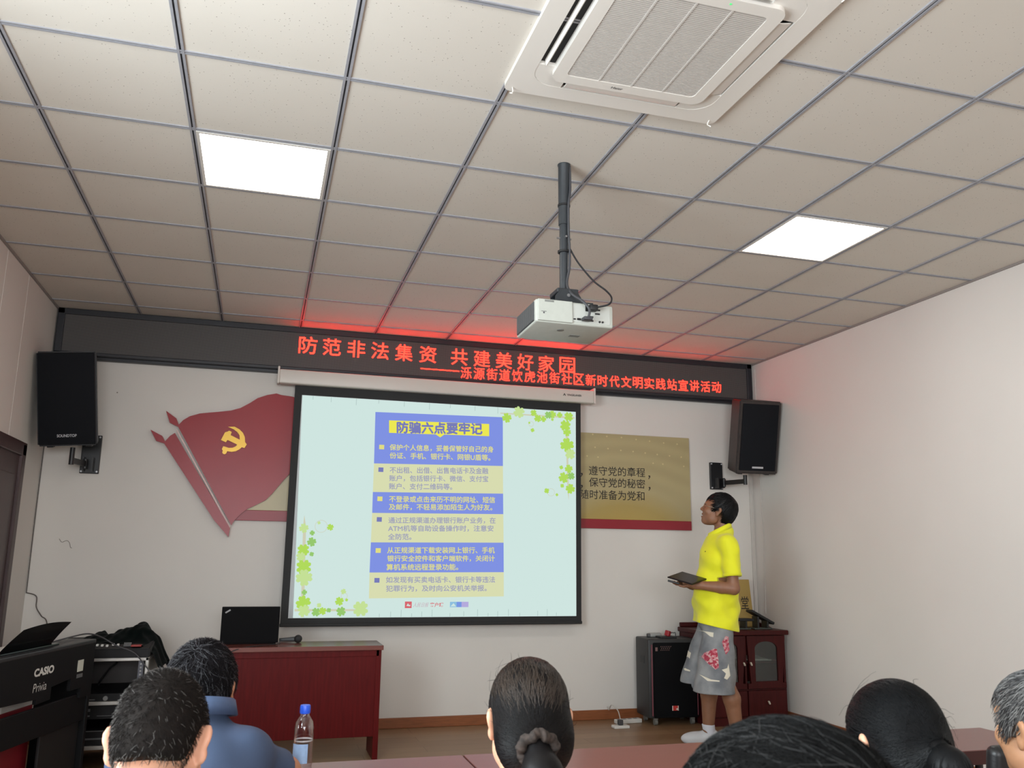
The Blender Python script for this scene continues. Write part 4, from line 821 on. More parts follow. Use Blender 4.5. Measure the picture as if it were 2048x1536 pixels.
# ------------------------------------------------------------------ leads and trunking
t = thing('power_strip', 'white power strip lying by the baseboard beside the wheeled speaker', 'power strip', (2.96, 6.76, 0), (0, 0, math.radians(6)))
bm = NB(); bx(bm, -0.10, 0.13, -0.03, 0.03, 0.0, 0.032, 0.006); obj('case', bm, mat('strip_white', (208, 206, 200), 0.45), t)
bm = NB()
for k in range(4): bx(bm, -0.085+k*0.05, -0.055+k*0.05, -0.012, 0.012, 0.0315, 0.033)
obj('socket', bm, mat('socket_grey', (120, 120, 120), 0.5), t)
t = thing('plug_adapter', 'white plug block with dark plug on the floor near the baseboard', 'adapter', (2.83, 6.58, 0))
bm = NB(); bx(bm, -0.065, 0.065, -0.035, 0.035, 0.0, 0.022, 0.005); obj('block', bm, mat('strip_white', (208, 206, 200), 0.45), t)
bm = NB(); bx(bm, -0.02, 0.02, -0.015, 0.02, 0.022, 0.062, 0.006); obj('plug', bm, mat('plug_dark', (60, 60, 62), 0.5), t)
bm = NB(); add_tube(bm, [(2.84, 6.60, 0.05), (2.86, 6.70, 0.11), (2.84, 6.78, 0.14), (2.85, 6.86, 0.09), (2.86, 6.92, 0.10)], 0.004)
tag(obj('white_cable', bm, mat('cable_white', (190, 188, 182), 0.5), smooth=True), 'white lead rising from the plug block to the wall', 'cable')
M_trunk = mat('trunking_white', (196, 192, 186), 0.5)
bm = NB(); bx(bm, 4.296, 4.318, 6.935, 6.949, 0.08, 2.74, 0.002); tag(obj('cable_trunking', bm, M_trunk), 'white cable trunking down the right corner of the front wall', 'cable duct')
bm = NB(); add_tube(bm, [(4.331, 6.82, 3.05), (4.331, 6.825, 2.4), (4.331, 6.80, 1.6), (4.331, 6.82, 0.85)], 0.004, k=6); tag(obj('wall_cable', bm, M_trunk, smooth=True), 'thin pale cable running down the right-hand wall near the corner', 'cable')
bm = NB(); add_tube(bm, [(-1.565, 6.94, 2.74), (-1.568, 6.944, 1.6), (-1.566, 6.944, 1.02)], 0.0035, k=4); add_tube(bm, [(-1.566, 6.944, 1.02), (-1.50, 6.944, 0.995), (-1.49, 6.94, 0.92), (-1.45, 6.93, 0.86), (-1.40, 6.90, 0.80), (-1.38, 6.90, 0.5)], 0.004)
tag(obj('wall_cable', bm, mat('cable_dim', (96, 90, 86), 0.5), smooth=True), 'thin dark wire running down the left corner behind the piano', 'cable')
bm = NB(); add_tube(bm, [(-1.395, 6.947, 1.400), (-1.375, 6.9475, 1.376), (-1.345, 6.9475, 1.388), (-1.325, 6.9475, 1.372), (-1.315, 6.9475, 1.340), (-1.305, 6.9475, 1.335)], 0.0018, n=5); bx(bm, -1.117, -1.109, 6.944, 6.949, 2.495, 2.503)
o = obj('wall_scuff', bm, mat('scuff_grey', (120, 112, 106), 0.7)); tag(o, 'dark scuff line scratched in the front wall paint', 'scuff')

# ------------------------------------------------------------------ audience tables, bottle, chair
M_tab = mat('table_laminate', (112, 66, 62), 0.30, noise=0.06, nscale=8, stretch=(1, 10, 10)); M_edge = mat('table_edge', (66, 20, 20), 0.35); M_leg = mat('table_steel', (60, 60, 62), 0.4, metal=0.6)
def table(x0, x1, label):
    w = x1-x0
    t = thing('training_table', label, 'table', ((x0+x1)/2, 2.615, 0), group='dark red tables in front of the audience')
    bm = NB(); bx(bm, -w/2, w/2, -0.16, 0.16, 0.675, 0.700, 0.002); obj('tabletop', bm, M_tab, t)
    bm = NB(); bx(bm, -w/2, w/2, -0.162, -0.158, 0.655, 0.698); bx(bm, -w/2, w/2, 0.158, 0.162, 0.655, 0.698); obj('edge_band', bm, M_edge, t)
    bm = NB(); bx(bm, -w/2+0.06, w/2-0.06, 0.145, 0.155, 0.30, 0.655); obj('modesty_panel', bm, M_edge, t)
    for sx in (-1, 1):
        for y in (-0.13, 0.13):
            bm = NB(); add_cyl(bm, (sx*(w/2-0.05), y, 0.0), (sx*(w/2-0.05), y, 0.675), 0.014, n=12); obj('leg', bm, M_leg, t, smooth=True)
table(-0.745, 0.654, 'dark red table with the water bottle on it')
table(0.660, 1.660, 'dark red table in front of the woman with the bun')
table(1.666, 2.662, 'dark red table at the right end of the row, before the grey-haired person')
t = thing('water_bottle', 'clear plastic water bottle with a blue cap on the left table', 'bottle', (0.155, 2.575, 0.700))
def pet():
    m = bpy.data.materials.new('bottle_plastic'); m.use_nodes = True; nt = m.node_tree; nt.nodes.clear()
    a = nd(nt, 'ShaderNodeBsdfTransparent'); a.inputs[0].default_value = (0.93, 0.93, 0.95, 1); g = nd(nt, 'ShaderNodeBsdfGlossy'); g.inputs['Roughness'].default_value = 0.08
    lw = nd(nt, 'ShaderNodeLayerWeight'); lw.inputs[0].default_value = 0.45
    mx = nd(nt, 'ShaderNodeMixShader'); o = nd(nt, 'ShaderNodeOutputMaterial'); mr = nd(nt, 'ShaderNodeMapRange'); mr.inputs[3].default_value = 0.05; mr.inputs[4].default_value = 0.7
    L = nt.links.new; L(lw.outputs['Facing'], mr.inputs[0]); L(mr.outputs[0], mx.inputs[0]); L(a.outputs[0], mx.inputs[1]); L(g.outputs[0], mx.inputs[2]); L(mx.outputs[0], o.inputs[0]); return m
bm = NB(); add_lathe(bm, [(0.0, 0.003), (0.022, 0.0), (0.0265, 0.006), (0.0265, 0.03), (0.025, 0.034), (0.0265, 0.040), (0.0265, 0.120), (0.0262, 0.135), (0.0235, 0.152), (0.0165, 0.163), (0.0125, 0.169), (0.0125, 0.176)], 28); obj('bottle_wall', bm, pet(), t, smooth=True)
bm = NB(); add_lathe(bm, [(0.0, 0.175), (0.0138, 0.175), (0.0145, 0.179), (0.0145, 0.193), (0.0132, 0.197), (0.0, 0.197)], 24); obj('cap', bm, mat('cap_blue', (38, 88, 214), 0.35), t, smooth=True)
bm = NB(); n = 20
for i in range(n):
    a0, a1 = math.radians(185+110*i/n), math.radians(185+110*(i+1)/n)
    bm.faces.new([bm.verts.new((0.0272*math.cos(a), 0.0272*math.sin(a), z)) for a, z in ((a0, 0.048), (a1, 0.048), (a1, 0.098), (a0, 0.098))])
bmesh.ops.remove_doubles(bm, verts=bm.verts, dist=1e-5); obj('label', bm, mat('label_blue', (150, 182, 222), 0.5, noise=0.12, nscale=60), t, smooth='all')
bm = NB(); add_lathe(bm, [(0.0255, 0.103), (0.0258, 0.104), (0.0258, 0.106), (0.0255, 0.107)], 28); obj('water_line', bm, mat('water_pale', (206, 206, 206), 0.2), t, smooth=True)
# office chair back peeping past the grey-haired person
t = thing('office_chair', 'black padded chair in front of the grey-haired person on the right', 'chair', (2.245, 2.32, 0))
M_pad = mat('chair_leather', (26, 26, 28), 0.4, bump=0.1)
bm = NB(); add_box(bm, (0, -0.20, 0.61), (0.42, 0.05, 0.38), (math.radians(8), 0, 0), 0.045, seg=5); obj('backrest', bm, M_pad, t, smooth=True)
bm = NB(); add_box(bm, (0, 0.0, 0.45), (0.44, 0.42, 0.07), None, 0.03, seg=4); obj('seat', bm, M_pad, t, smooth=True)
bm = NB(); add_tube(bm, [(0, -0.14, 0.43), (0, -0.235, 0.45), (0, -0.235, 0.56)], 0.016); obj('back_support', bm, M_leg, t, smooth=True)
for sx in (-1, 1):
    for sy in (-1, 1):
        bm = NB(); add_cyl(bm, (sx*0.19, sy*0.18, 0.0), (sx*0.17, sy*0.16, 0.43), 0.013, n=12); obj('leg', bm, M_leg, t, smooth=True)
# ------------------------------------------------------------------ organic bodies: smooth-union distance fields meshed by surface nets
def v3(*a): return np.array(a, dtype=np.float64)
def s_cap(a, b, ra, rb):
    a, b = np.array(a, float), np.array(b, float); ba = b-a; L = max(1e-9, ba@ba)
    def f(p):
        t = np.clip(((p-a)@ba)/L, 0, 1); return np.linalg.norm(p-a-t[:, None]*ba, axis=1)-(ra+(rb-ra)*t)
    return f
def s_ell(c, r, R=None):
    c, r = np.array(c, float), np.array(r, float); R = None if R is None else np.array(R, float)
    def f(p):
        q = p-c
        if R is not None: q = q@R
        k0 = np.linalg.norm(q/r, axis=1); k1 = np.linalg.norm(q/(r*r), axis=1); return k0*(k0-1)/np.maximum(k1, 1e-9)
    return f
def s_box(c, h, R=None, rad=0.01):
    c, h = np.array(c, float), np.array(h, float)-rad; R = None if R is None else np.array(R, float)
    def f(p):
        q = p-c
        if R is not None: q = q@R
        q = np.abs(q)-h; return np.linalg.norm(np.maximum(q, 0), axis=1)+np.minimum(q.max(1), 0)-rad
    return f
def s_plane(o, n):
    o, n = np.array(o, float), np.array(n, float); n = n/np.linalg.norm(n)
    return lambda p: (p-o)@n
def smin(a, b, k):
    h = np.clip(0.5+0.5*(b-a)/k, 0, 1); return b*(1-h)+a*h-k*h*(1-h)
def smax(a, b, k): return -smin(-a, -b, k)
def s_union(parts, k=0.02):
    """parts: list of f or (f, k)"""
    def f(p):
        d = None
        for q in parts:
            g, kk = q if isinstance(q, tuple) else (q, k)
            e = g(p); d = e if d is None else smin(d, e, kk)
        return d
    return f
def s_sub(f, cuts, k=0.01):
    def g(p):
        d = f(p)
        for c in cuts:
            h, kk = c if isinstance(c, tuple) else (c, k)
            d = smax(d, -h(p), kk)
        return d
    return g
def s_int(f, h, k=0.01): return lambda p: smax(f(p), h(p), k)
def s_off(f, o): return lambda p: f(p)-o
def s_xf(f, M):
    """place a field given in a local frame by the 4x4 rigid matrix M"""
    R = np.array(M)[:3, :3]; t = np.array(M)[:3, 3]
    return lambda p: f((p-t)@R)
def frame(loc, yaw=0.0, pitch=0.0, roll=0.0):
    """local +y forward; yaw turns right (clockwise from above), pitch lifts the face"""
    M = Matrix.Translation(loc) @ Matrix.Rotation(-yaw, 4, 'Z') @ Matrix.Rotation(pitch, 4, 'X') @ Matrix.Rotation(roll, 4, 'Y')
    return np.array(M)
def grad(f, p, e=0.002):
    g = np.stack([f(p+v3(e, 0, 0))-f(p-v3(e, 0, 0)), f(p+v3(0, e, 0))-f(p-v3(0, e, 0)), f(p+v3(0, 0, e))-f(p-v3(0, 0, e))], 1)
    return g/np.maximum(np.linalg.norm(g, axis=1, keepdims=True), 1e-9)
def net(f, lo, hi, h):
    lo, hi = np.array(lo, float), np.array(hi, float)
    S = 5; n = (np.ceil((hi-lo)/(h*S)).astype(int)+1)*S+1
    ax = [lo[i]+h*np.arange(n[i]) for i in range(3)]
    cx = [a[::S] for a in ax]
    C = np.stack(np.meshgrid(*cx, indexing='ij'), -1); cs = C.shape[:3]
    dc = f(C.reshape(-1, 3)).reshape(cs)
    near = np.abs(dc) < h*S*1.9
    m = near.copy()                                        # a fine node is needed when a coarse corner of its block is near the surface
    for i in range(3):
        for s in (1, -1): m |= np.roll(near, s, i)
    idx = [np.clip((np.arange(n[i])+S//2)//S, 0, cs[i]-1) for i in range(3)]
    ii = np.ix_(*idx); act = m[ii]; D = dc[ii].astype(np.float32).copy()
    w = np.argwhere(act); P = lo+w*h
    vals = np.empty(len(P))
    for k in range(0, len(P), 400000): vals[k:k+400000] = f(P[k:k+400000])
    D[act] = vals
    neg = D < 0
    cnt = sum(neg[a:n[0]-1+a, b:n[1]-1+b, c:n[2]-1+c].astype(np.int8) for a in (0, 1) for b in (0, 1) for c in (0, 1))
    cell = (cnt > 0) & (cnt < 8); cells = np.argwhere(cell); vid = -np.ones(cell.shape, int); vid[cell] = np.arange(len(cells))
    acc = np.zeros((len(cells), 3)); num = np.zeros(len(cells))
    corner = [(a, b, c) for a in (0, 1) for b in (0, 1) for c in (0, 1)]
    dv = {c: D[cells[:, 0]+c[0], cells[:, 1]+c[1], cells[:, 2]+c[2]] for c in corner}
    for c in corner:
        for i in range(3):
            if c[i] == 0:
                e = list(c); e[i] = 1; e = tuple(e); a, b = dv[c], dv[e]; x = (a < 0) != (b < 0)
                t = np.where(x, a/np.where(x, a-b, 1), 0); pt = np.tile(np.array(c, float), (len(cells), 1)); pt[:, i] += t
                acc[x] += pt[x]; num += x
    V = lo+(cells+acc/num[:, None])*h
    F = []
    for i in range(3):
        sl0 = [slice(None)]*3; sl1 = [slice(None)]*3; sl0[i] = slice(0, n[i]-1); sl1[i] = slice(1, n[i])
        a, b = neg[tuple(sl0)], neg[tuple(sl1)]; e = np.argwhere(a != b); j, k = (i+1) % 3, (i+2) % 3
        ok = (e[:, j] > 0) & (e[:, k] > 0) & (e[:, j] < n[j]-1) & (e[:, k] < n[k]-1); e = e[ok]; fl = a[tuple(e.T)]
        q = []
        for dj, dk in ((-1, -1), (0, -1), (0, 0), (-1, 0)):
            c = e.copy(); c[:, j] += dj; c[:, k] += dk; q.append(vid[tuple(c.T)])
        q = np.stack(q, 1); q[~fl] = q[~fl][:, ::-1]; F.append(q)
    return V, np.concatenate(F)
def raw_obj(name, V, F, m, parent=None, smooth=True, mats=None):
    me = bpy.data.meshes.new(name); n = len(V)
    q = parent
    while q: V = V-np.array(q.location); q = q.parent
    me.from_pydata(V.tolist(), [], F.tolist() if hasattr(F, 'tolist') else F)
    for x in (m if isinstance(m, (list, tuple)) else [m]): me.materials.append(x)
    if smooth: me.polygons.foreach_set('use_smooth', np.ones(len(me.polygons), bool))
    if mats is not None: me.polygons.foreach_set('material_index', np.asarray(mats, dtype=np.int32))
    me.update()
    o = bpy.data.objects.new(name, me); COL.objects.link(o)
    if parent: o.parent = parent
    return o
def organic(name, f, lo, hi, h, m, parent, pick=None):
    V, F = net(f, lo, hi, h)
    mats = pick(V[F].mean(1)) if pick else None
    return raw_obj(name, V, F, m, parent, True, mats)

# ------------------------------------------------------------------ head in its own frame: +y face, +x right, origin between the ears
def ear_field(s, out=0.35):
    """auricle on side s (+1 right), turned out from the skull"""
    R = np.array((Matrix.Rotation(s*out, 3, 'Z') @ Matrix.Rotation(0.22, 3, 'X') @ Matrix.Rotation(s*0.12, 3, 'Y')))
    c = v3(s*0.0785, -0.010, -0.004)
    shell = s_union([(s_ell(c+v3(0, -0.002, 0.010), (0.0085, 0.0185, 0.024), R), 0.01), (s_ell(c+v3(-s*0.001, 0.004, -0.020), (0.0075, 0.011, 0.014), R), 0.012), (s_cap(c+v3(-s*0.012, 0.006, 0.004), c+v3(-s*0.012, 0.006, -0.008), 0.010, 0.009), 0.012)])
    return s_sub(shell, [(s_ell(c+v3(s*0.009, 0.004, 0.006), (0.0065, 0.0105, 0.015), R), 0.004)])
def head_field(wide=1.0, jaw=1.0, ears=True, mouth_open=0.0, out=0.35):
    w = wide
    P = [s_ell((0, -0.014, 0.034), (0.0700*w, 0.095, 0.085)), (s_ell((0, 0.028, 0.012), (0.062*w, 0.066, 0.080)), 0.03), (s_ell((0, 0.034, -0.045), (0.056*w*jaw, 0.056, 0.060)), 0.03),
         (s_ell((0, 0.062, -0.088), (0.026*jaw, 0.024, 0.020)), 0.025), (s_ell((-0.050*w*jaw, 0.012, -0.062), (0.018, 0.030, 0.026)), 0.03), (s_ell((0.050*w*jaw, 0.012, -0.062), (0.018, 0.030, 0.026)), 0.03),
         (s_cap((-0.030, 0.084, 0.028), (0.030, 0.084, 0.028), 0.010, 0.010), 0.015), (s_ell((-0.038, 0.066, -0.022), (0.022, 0.020, 0.018)), 0.018), (s_ell((0.038, 0.066, -0.022), (0.022, 0.020, 0.018)), 0.018),
         (s_cap((0, 0.090, 0.014), (0, 0.106, -0.018), 0.0075, 0.0115), 0.010), (s_ell((-0.012, 0.094, -0.024), (0.0085, 0.010, 0.0075)), 0.006), (s_ell((0.012, 0.094, -0.024), (0.0085, 0.010, 0.0075)), 0.006),
         (s_ell((0, 0.086, -0.050+mouth_open*0.3), (0.022, 0.0125, 0.0068)), 0.006), (s_ell((0, 0.084, -0.064-mouth_open), (0.019, 0.0125, 0.0075)), 0.006)]
    f = s_union(P)
    f = s_sub(f, [(s_ell((-0.031, 0.094, 0.008), (0.016, 0.014, 0.010)), 0.012), (s_ell((0.031, 0.094, 0.008), (0.016, 0.014, 0.010)), 0.012), (s_box((0, 0.100, -0.0565-mouth_open*0.4), (0.021, 0.018, 0.0012+mouth_open*0.5), rad=0.001), 0.003)])
    f = s_union([f, (s_ell((-0.031, 0.080, 0.008), (0.0125, 0.0115, 0.0085)), 0.003), (s_ell((0.031, 0.080, 0.008), (0.0125, 0.0115, 0.0085)), 0.003)])
    if ears: f = s_union([f, (ear_field(1, out), 0.006), (ear_field(-1, out), 0.006)])
    return f
def place(M, p): return np.array(M)[:3, :3] @ np.array(p, float)+np.array(M)[:3, 3]
def strands(name, field, roots, flow, length, width, m, parent, seg=6, lift=0.0, hug=0.0015, wave=0.0, taper=0.35, keep=None, jit=0.12):
    """hair locks: start on the field surface, follow the flow in the tangent plane, leave it by `lift`; each lock a three-sided tapering tube"""
    N = len(roots); p = roots.copy(); path = [p.copy()]; L = np.full(N, length) if np.isscalar(length) else length
    off = np.zeros(N); ph = RNG.random(N)*6.28; jitv = RNG.normal(size=(N, 3))*jit
    for k in range(seg):
        n = grad(field, p); t = flow(p)+jitv; t = t-(t*n).sum(1, keepdims=True)*n
        t /= np.maximum(np.linalg.norm(t, axis=1, keepdims=True), 1e-9)
        if wave: t = t+np.cross(n, t)*(wave*np.sin(ph+k*1.1))[:, None]
        p = p+t*(L/seg)[:, None]; off = off+lift*L/seg*(0.4+RNG.random(N)*1.2)
        d = field(p); n = grad(field, p); p = p-n*(d-hug-off)[:, None]; path.append(p.copy())
    Q = np.stack(path, 1)                                   # N, seg+1, 3
    T = np.gradient(Q, axis=1); T /= np.maximum(np.linalg.norm(T, axis=2, keepdims=True), 1e-9)
    n0 = grad(field, Q.reshape(-1, 3)).reshape(Q.shape); B = np.cross(T, n0); B /= np.maximum(np.linalg.norm(B, axis=2, keepdims=True), 1e-9); Nn = np.cross(B, T)
    tt = np.linspace(0, 1, seg+1); r = (width*(1-(1-taper)*tt**1.5))[None, :, None]
    if not np.isscalar(width): r = width[:, None, None]*(1-(1-taper)*tt**1.5)[None, :, None]
    V = np.stack([Q+B*r*math.cos(a)+Nn*r*math.sin(a)*0.7 for a in (0, 2.094, 4.189)], 2)   # N, seg+1, 3, 3
    base = (np.arange(N)*(seg+1)*3)[:, None, None]; k = np.arange(seg)[None, :, None]*3; a = np.arange(3)[None, None, :]; b = (a+1) % 3
    F = np.stack([base+k+a, base+k+b, base+k+3+b, base+k+3+a], -1).reshape(-1, 4)
    return raw_obj(name, V.reshape(-1, 3), F, m, parent, True)
def surf_points(field, c, r, n, ok, off=0.0):
    """random points on the field surface around centre c, filtered by ok(p)"""
    out = []; tot = 0
    while tot < n:
        d = RNG.normal(size=(n*2, 3)); d /= np.linalg.norm(d, axis=1, keepdims=True); p = np.array(c)+d*r
        for _ in range(8): p = p-grad(field, p)*(field(p)-off)[:, None]
        p = p[ok(p)]; out.append(p); tot += len(p)
        if not len(p): break
    return np.concatenate(out)[:n]
def skin_mat(name, rgb, lip=None):
    return mat(name, rgb, 0.48, spec=0.4, noise=0.06, nscale=30, sss=0.12, bump=0.05, bscale=700)
def hair_mat(name, rgb, rough=0.42, noise=0.35, spec=0.45, nscale=16):
    return mat(name, rgb, rough, spec=spec, noise=noise, nscale=nscale)
# ------------------------------------------------------------------ the presenter: man in a yellow polo shirt holding a tablet
M_skin1 = skin_mat('skin_tan', (136, 95, 71)); M_hblk = hair_mat('hair_black', (11, 11, 13), spec=0.25); M_yel = mat('polo_yellow', (226, 226, 24), 0.75, noise=0.03, nscale=14, bump=0.12, bscale=900, sheen=0.2)
def denim_mat():
    m = bpy.data.materials.new('denim'); m.use_nodes = True; nt = m.node_tree; b = nt.nodes['Principled BSDF']; L = nt.links.new
    tc = nd(nt, 'ShaderNodeTexCoord')
    n = nd(nt, 'ShaderNodeTexNoise'); n.inputs['Scale'].default_value = 7; n.inputs['Detail'].default_value = 6; L(tc.outputs['Object'], n.inputs['Vector'])
    r = nd(nt, 'ShaderNodeValToRGB'); r.color_ramp.elements[0].position = 0.3; r.color_ramp.elements[1].position = 0.72
    r.color_ramp.elements[0].color = (*lin((104, 108, 114)), 1); r.color_ramp.elements[1].color = (*lin((158, 160, 160)), 1); L(n.outputs['Fac'], r.inputs[0])
    w = nd(nt, 'ShaderNodeTexWave'); w.inputs['Scale'].default_value = 240; w.inputs['Distortion'].default_value = 2; L(tc.outputs['Object'], w.inputs['Vector'])
    mx = nd(nt, 'ShaderNodeMix', data_type='RGBA', blend_type='MULTIPLY'); mx.inputs[0].default_value = 0.25; L(r.outputs[0], mx.inputs[6]); L(w.outputs['Color'], mx.inputs[7])
    L(mx.outputs[2], b.inputs['Base Color']); b.inputs['Roughness'].default_value = 0.85; return m
def face_screen(root):
    """turn the finished figure towards the screen about its own axis, trimming its depth to a natural build"""
    c = np.array((3.25, 5.75)); th = math.radians(-17); co, si = math.cos(th), math.sin(th)
    def T(V):
        k = np.clip((V[:, 2]-1.46)/0.09, 0, 1); k = 0.96+0.04*k*k*(3-2*k)
        x = (V[:, 0]-c[0])*k; y = V[:, 1]-c[1]
        return np.stack([c[0]-0.002+x*co-y*si, c[1]+x*si+y*co, V[:, 2]], 1)
    def go(o, base):
        base = base+np.array(o.location)
        if o.type == 'MESH':
            n = len(o.data.vertices); V = np.empty(n*3); o.data.vertices.foreach_get('co', V); V = T(V.reshape(-1, 3)+base)-base
            o.data.vertices.foreach_set('co', V.ravel()); o.data.update()
        for ch in o.children: go(ch, base)
    go(root, np.zeros(3))
per = thing('person', 'man in yellow polo and denim shorts looking up at the screen, tablet in hand', 'person', (3.25, 5.75, 0))
# face towards -x and a little towards the screen; the head is lifted
HM = frame((3.282, 5.755, 1.662), yaw=math.radians(-74), pitch=math.radians(19))
HS = 1.10
HM0 = HM.copy()
_hf = head_field(1.0, 1.0, mouth_open=0.002)
_hc = HM[:3, 3].copy()
head = lambda p: HS*s_xf(_hf, HM0)(_hc+(p-_hc)/HS)
nk = s_cap((3.325, 5.755, 1.63), (3.300, 5.755, 1.44), 0.056, 0.066)
shL, shR, elL, elR = v3(3.312, 5.572, 1.425), v3(3.312, 5.925, 1.425), v3(3.328, 5.530, 1.110), v3(3.310, 5.970, 1.120)
wrL, wrR = v3(3.072, 5.580, 1.128), v3(3.095, 5.860, 1.115)
def hand_parts(w, d, up, side, curl, tilt=0.0):
    """palm plus five separate fingers: w wrist, d pointing direction, up palm normal, side thumb direction"""
    d, up, side = [x/np.linalg.norm(x) for x in (d, up, side)]
    P = [(s_cap(w-d*0.02, w+d*0.02, 0.024, 0.026), 0.02)]
    palm = w+d*0.060
    P.append((s_ell(palm, (0.050, 0.040, 0.0165), np.stack([d, side, up], 1)), 0.018))
    fl = [0.068, 0.076, 0.071, 0.056]
    for i in range(4):
        b = w+d*0.098+side*(0.031-0.0205*i)-up*0.001; j = b
        a = 0.0
        for s, (q, r) in enumerate(((0.45, 0.0092), (0.31, 0.0084), (0.24, 0.0074))):
            a += curl[s]*(1+0.1*i); dirv = d*math.cos(a)+up*math.sin(a); e = j+dirv*fl[i]*q
            P.append((s_cap(j, e, r, r-0.0007), 0.005 if s else 0.010)); j = e
    b = w+d*0.030+side*0.032; e1 = b+(d*0.62+side*0.62+up*0.35)*0.042; e2 = e1+(d*0.85+side*0.15+up*0.42)*0.034
    P += [(s_cap(w+d*0.02+side*0.012, b, 0.018, 0.015), 0.015), (s_cap(b, e1, 0.0125, 0.0105), 0.010), (s_cap(e1, e2, 0.0105, 0.0085), 0.006)]
    return P
# tablet plane: held flat, palm below, fingers spread under it
dL = v3(-0.93, 0.36, -0.10); dR = v3(-0.95, -0.25, 0.06)
handL = hand_parts(wrL, dL, v3(0.06, 0.0, 1.0), v3(-0.35, -0.93, 0.0)*-1*-1, (0.30, 0.62, 0.55))
handR = hand_parts(wrR, dR, v3(0.05, 0.0, 1.0), v3(-0.25, 0.96, 0.0), (0.12, 0.2, 0.2))
hipL, hipR = v3(3.255, 5.66, 0.90), v3(3.245, 5.85, 0.90)
knL, knR = v3(3.262, 5.635, 0.475), v3(3.170, 5.865, 0.470)
anL, anR = v3(3.345, 5.640, 0.085), v3(3.180, 5.870, 0.085)
torso = [s_ell((3.272, 5.75, 1.27), (0.105, 0.165, 0.20)), (s_ell((3.245, 5.75, 1.02), (0.105, 0.150, 0.16)), 0.05), (s_ell((3.25, 5.75, 0.90), (0.110, 0.160, 0.11)), 0.05), (s_cap(shL, shR, 0.046, 0.046), 0.04)]
legs = []
for hp, kn, an in ((hipL, knL, anL), (hipR, knR, anR)):
    calf = kn+(an-kn)*0.32+v3(0.020, 0, 0)
    legs += [(s_cap(hp, kn, 0.080, 0.060), 0.03), (s_cap(kn, calf, 0.058, 0.062), 0.02), (s_cap(calf, an, 0.061, 0.040), 0.02), (s_cap(an, an+v3(0.02, 0, -0.04), 0.036, 0.036), 0.015), (s_cap(an+v3(0, 0, -0.045), an+v3(-0.15, 0.02, -0.058), 0.034, 0.024), 0.02)]
arms = []
for sh, el, wr in ((shL, elL, wrL), (shR, elR, wrR)):
    arms += [(s_cap(sh, el, 0.045, 0.042), 0.02), (s_cap(el, el+(wr-el)*0.35, 0.043, 0.043), 0.015), (s_cap(el+(wr-el)*0.35, wr, 0.043, 0.027), 0.012)]
body = s_union([head, (nk, 0.02)]+[(x if isinstance(x, tuple) else (x, 0.03)) for x in torso]+arms+handL+handR+legs, 0.02)
organic('body', body, (2.75, 5.38, 0.0), (3.50, 6.12, 1.84), 0.0046, M_skin1, per)
# short black hair: solid cap over the crown plus locks
hs = s_off(s_union([s_ell((0, -0.016, 0.037), (0.0755, 0.099, 0.0875)), (s_ell((0, -0.055, 0.0), (0.064, 0.055, 0.07)), 0.02)]), 0.011)
cut = s_union([s_box((0, 0.115, -0.05), (0.12, 0.085, 0.115), rad=0.02), (s_box((0, 0.02, -0.10), (0.12, 0.062, 0.10), rad=0.015), 0.01), (s_box((0, -0.05, -0.165), (0.12, 0.09, 0.08), rad=0.02), 0.01)], 0.01)
_c1 = s_xf(s_sub(hs, [(cut, 0.008)]), HM0)
cap1 = lambda p: HS*_c1(_hc+(p-_hc)/HS)
HM = HM.copy(); HM[:3, :3] *= HS
hr = organic('hair', cap1, place(HM, (0, 0, 0))-0.16, place(HM, (0, 0, 0))+0.16, 0.004, M_hblk, per)
_h2 = s_xf(s_off(hs, -0.002), HM0)
hsw = lambda p: HS*_h2(_hc+(p-_hc)/HS)
HMi = np.linalg.inv(HM)
def loc_(M, p): Mi = np.linalg.inv(M); return p@Mi[:3, :3].T+Mi[:3, 3]
def ok1(p):
    q = loc_(HM, p); return (cut(q) > 0.002)
def flow_from(M, whorl):
    wp = place(M, whorl)
    def g(p):
        d = p-wp; return d/np.maximum(np.linalg.norm(d, axis=1, keepdims=True), 1e-6)
    return g
rt = surf_points(hsw, place(HM, (0, -0.015, 0.03)), 0.1, 1500, ok1)
strands('hair_locks', hsw, rt, flow_from(HM, (0.0, -0.07, 0.10)), 0.028+0.014*RNG.random(len(rt)), 0.0020, M_hblk, hr, seg=5, lift=0.09, jit=0.14)
# polo shirt
def folds(f, amp, dirs):
    def g(p):
        d = f(p)
        for k, ph, a in dirs: d = d+amp*a*np.sin(p@np.array(k)+ph)
        return d
    return g
sleeve = lambda sh, el: s_cap(sh, sh+(el-sh)*0.74, 0.070, 0.066)
shirt = s_union([s_ell((3.278, 5.75, 1.270), (0.152, 0.178, 0.235)), (s_ell((3.240, 5.75, 1.08), (0.158, 0.170, 0.22)), 0.05), (s_cap((3.222, 5.69, 1.00), (3.205, 5.69, 0.70), 0.132, 0.150), 0.05), (s_cap((3.222, 5.81, 1.00), (3.205, 5.81, 0.70), 0.132, 0.150), 0.05), (s_cap((3.30, 5.70, 1.05), (3.255, 5.70, 0.70), 0.105, 0.130), 0.04), (s_cap((3.30, 5.80, 1.05), (3.255, 5.80, 0.70), 0.105, 0.130), 0.04), (s_cap(shL+v3(0.0, 0.04, -0.004), shR+v3(0.0, -0.04, -0.004), 0.070, 0.070), 0.06),
                 (s_cap((3.308, 5.755, 1.500), (3.298, 5.755, 1.40), 0.076, 0.115), 0.06), (sleeve(shL, elL), 0.03), (sleeve(shR, elR), 0.03)], 0.03)
shirt = folds(shirt, 0.0060, [((26, 6, 34), 0.3, 0.7), ((-30, 9, 18), 1.2, 0.6), ((8, 30, -46), 2.0, 0.55), ((60, 10, 25), 0.5, 0.25)])
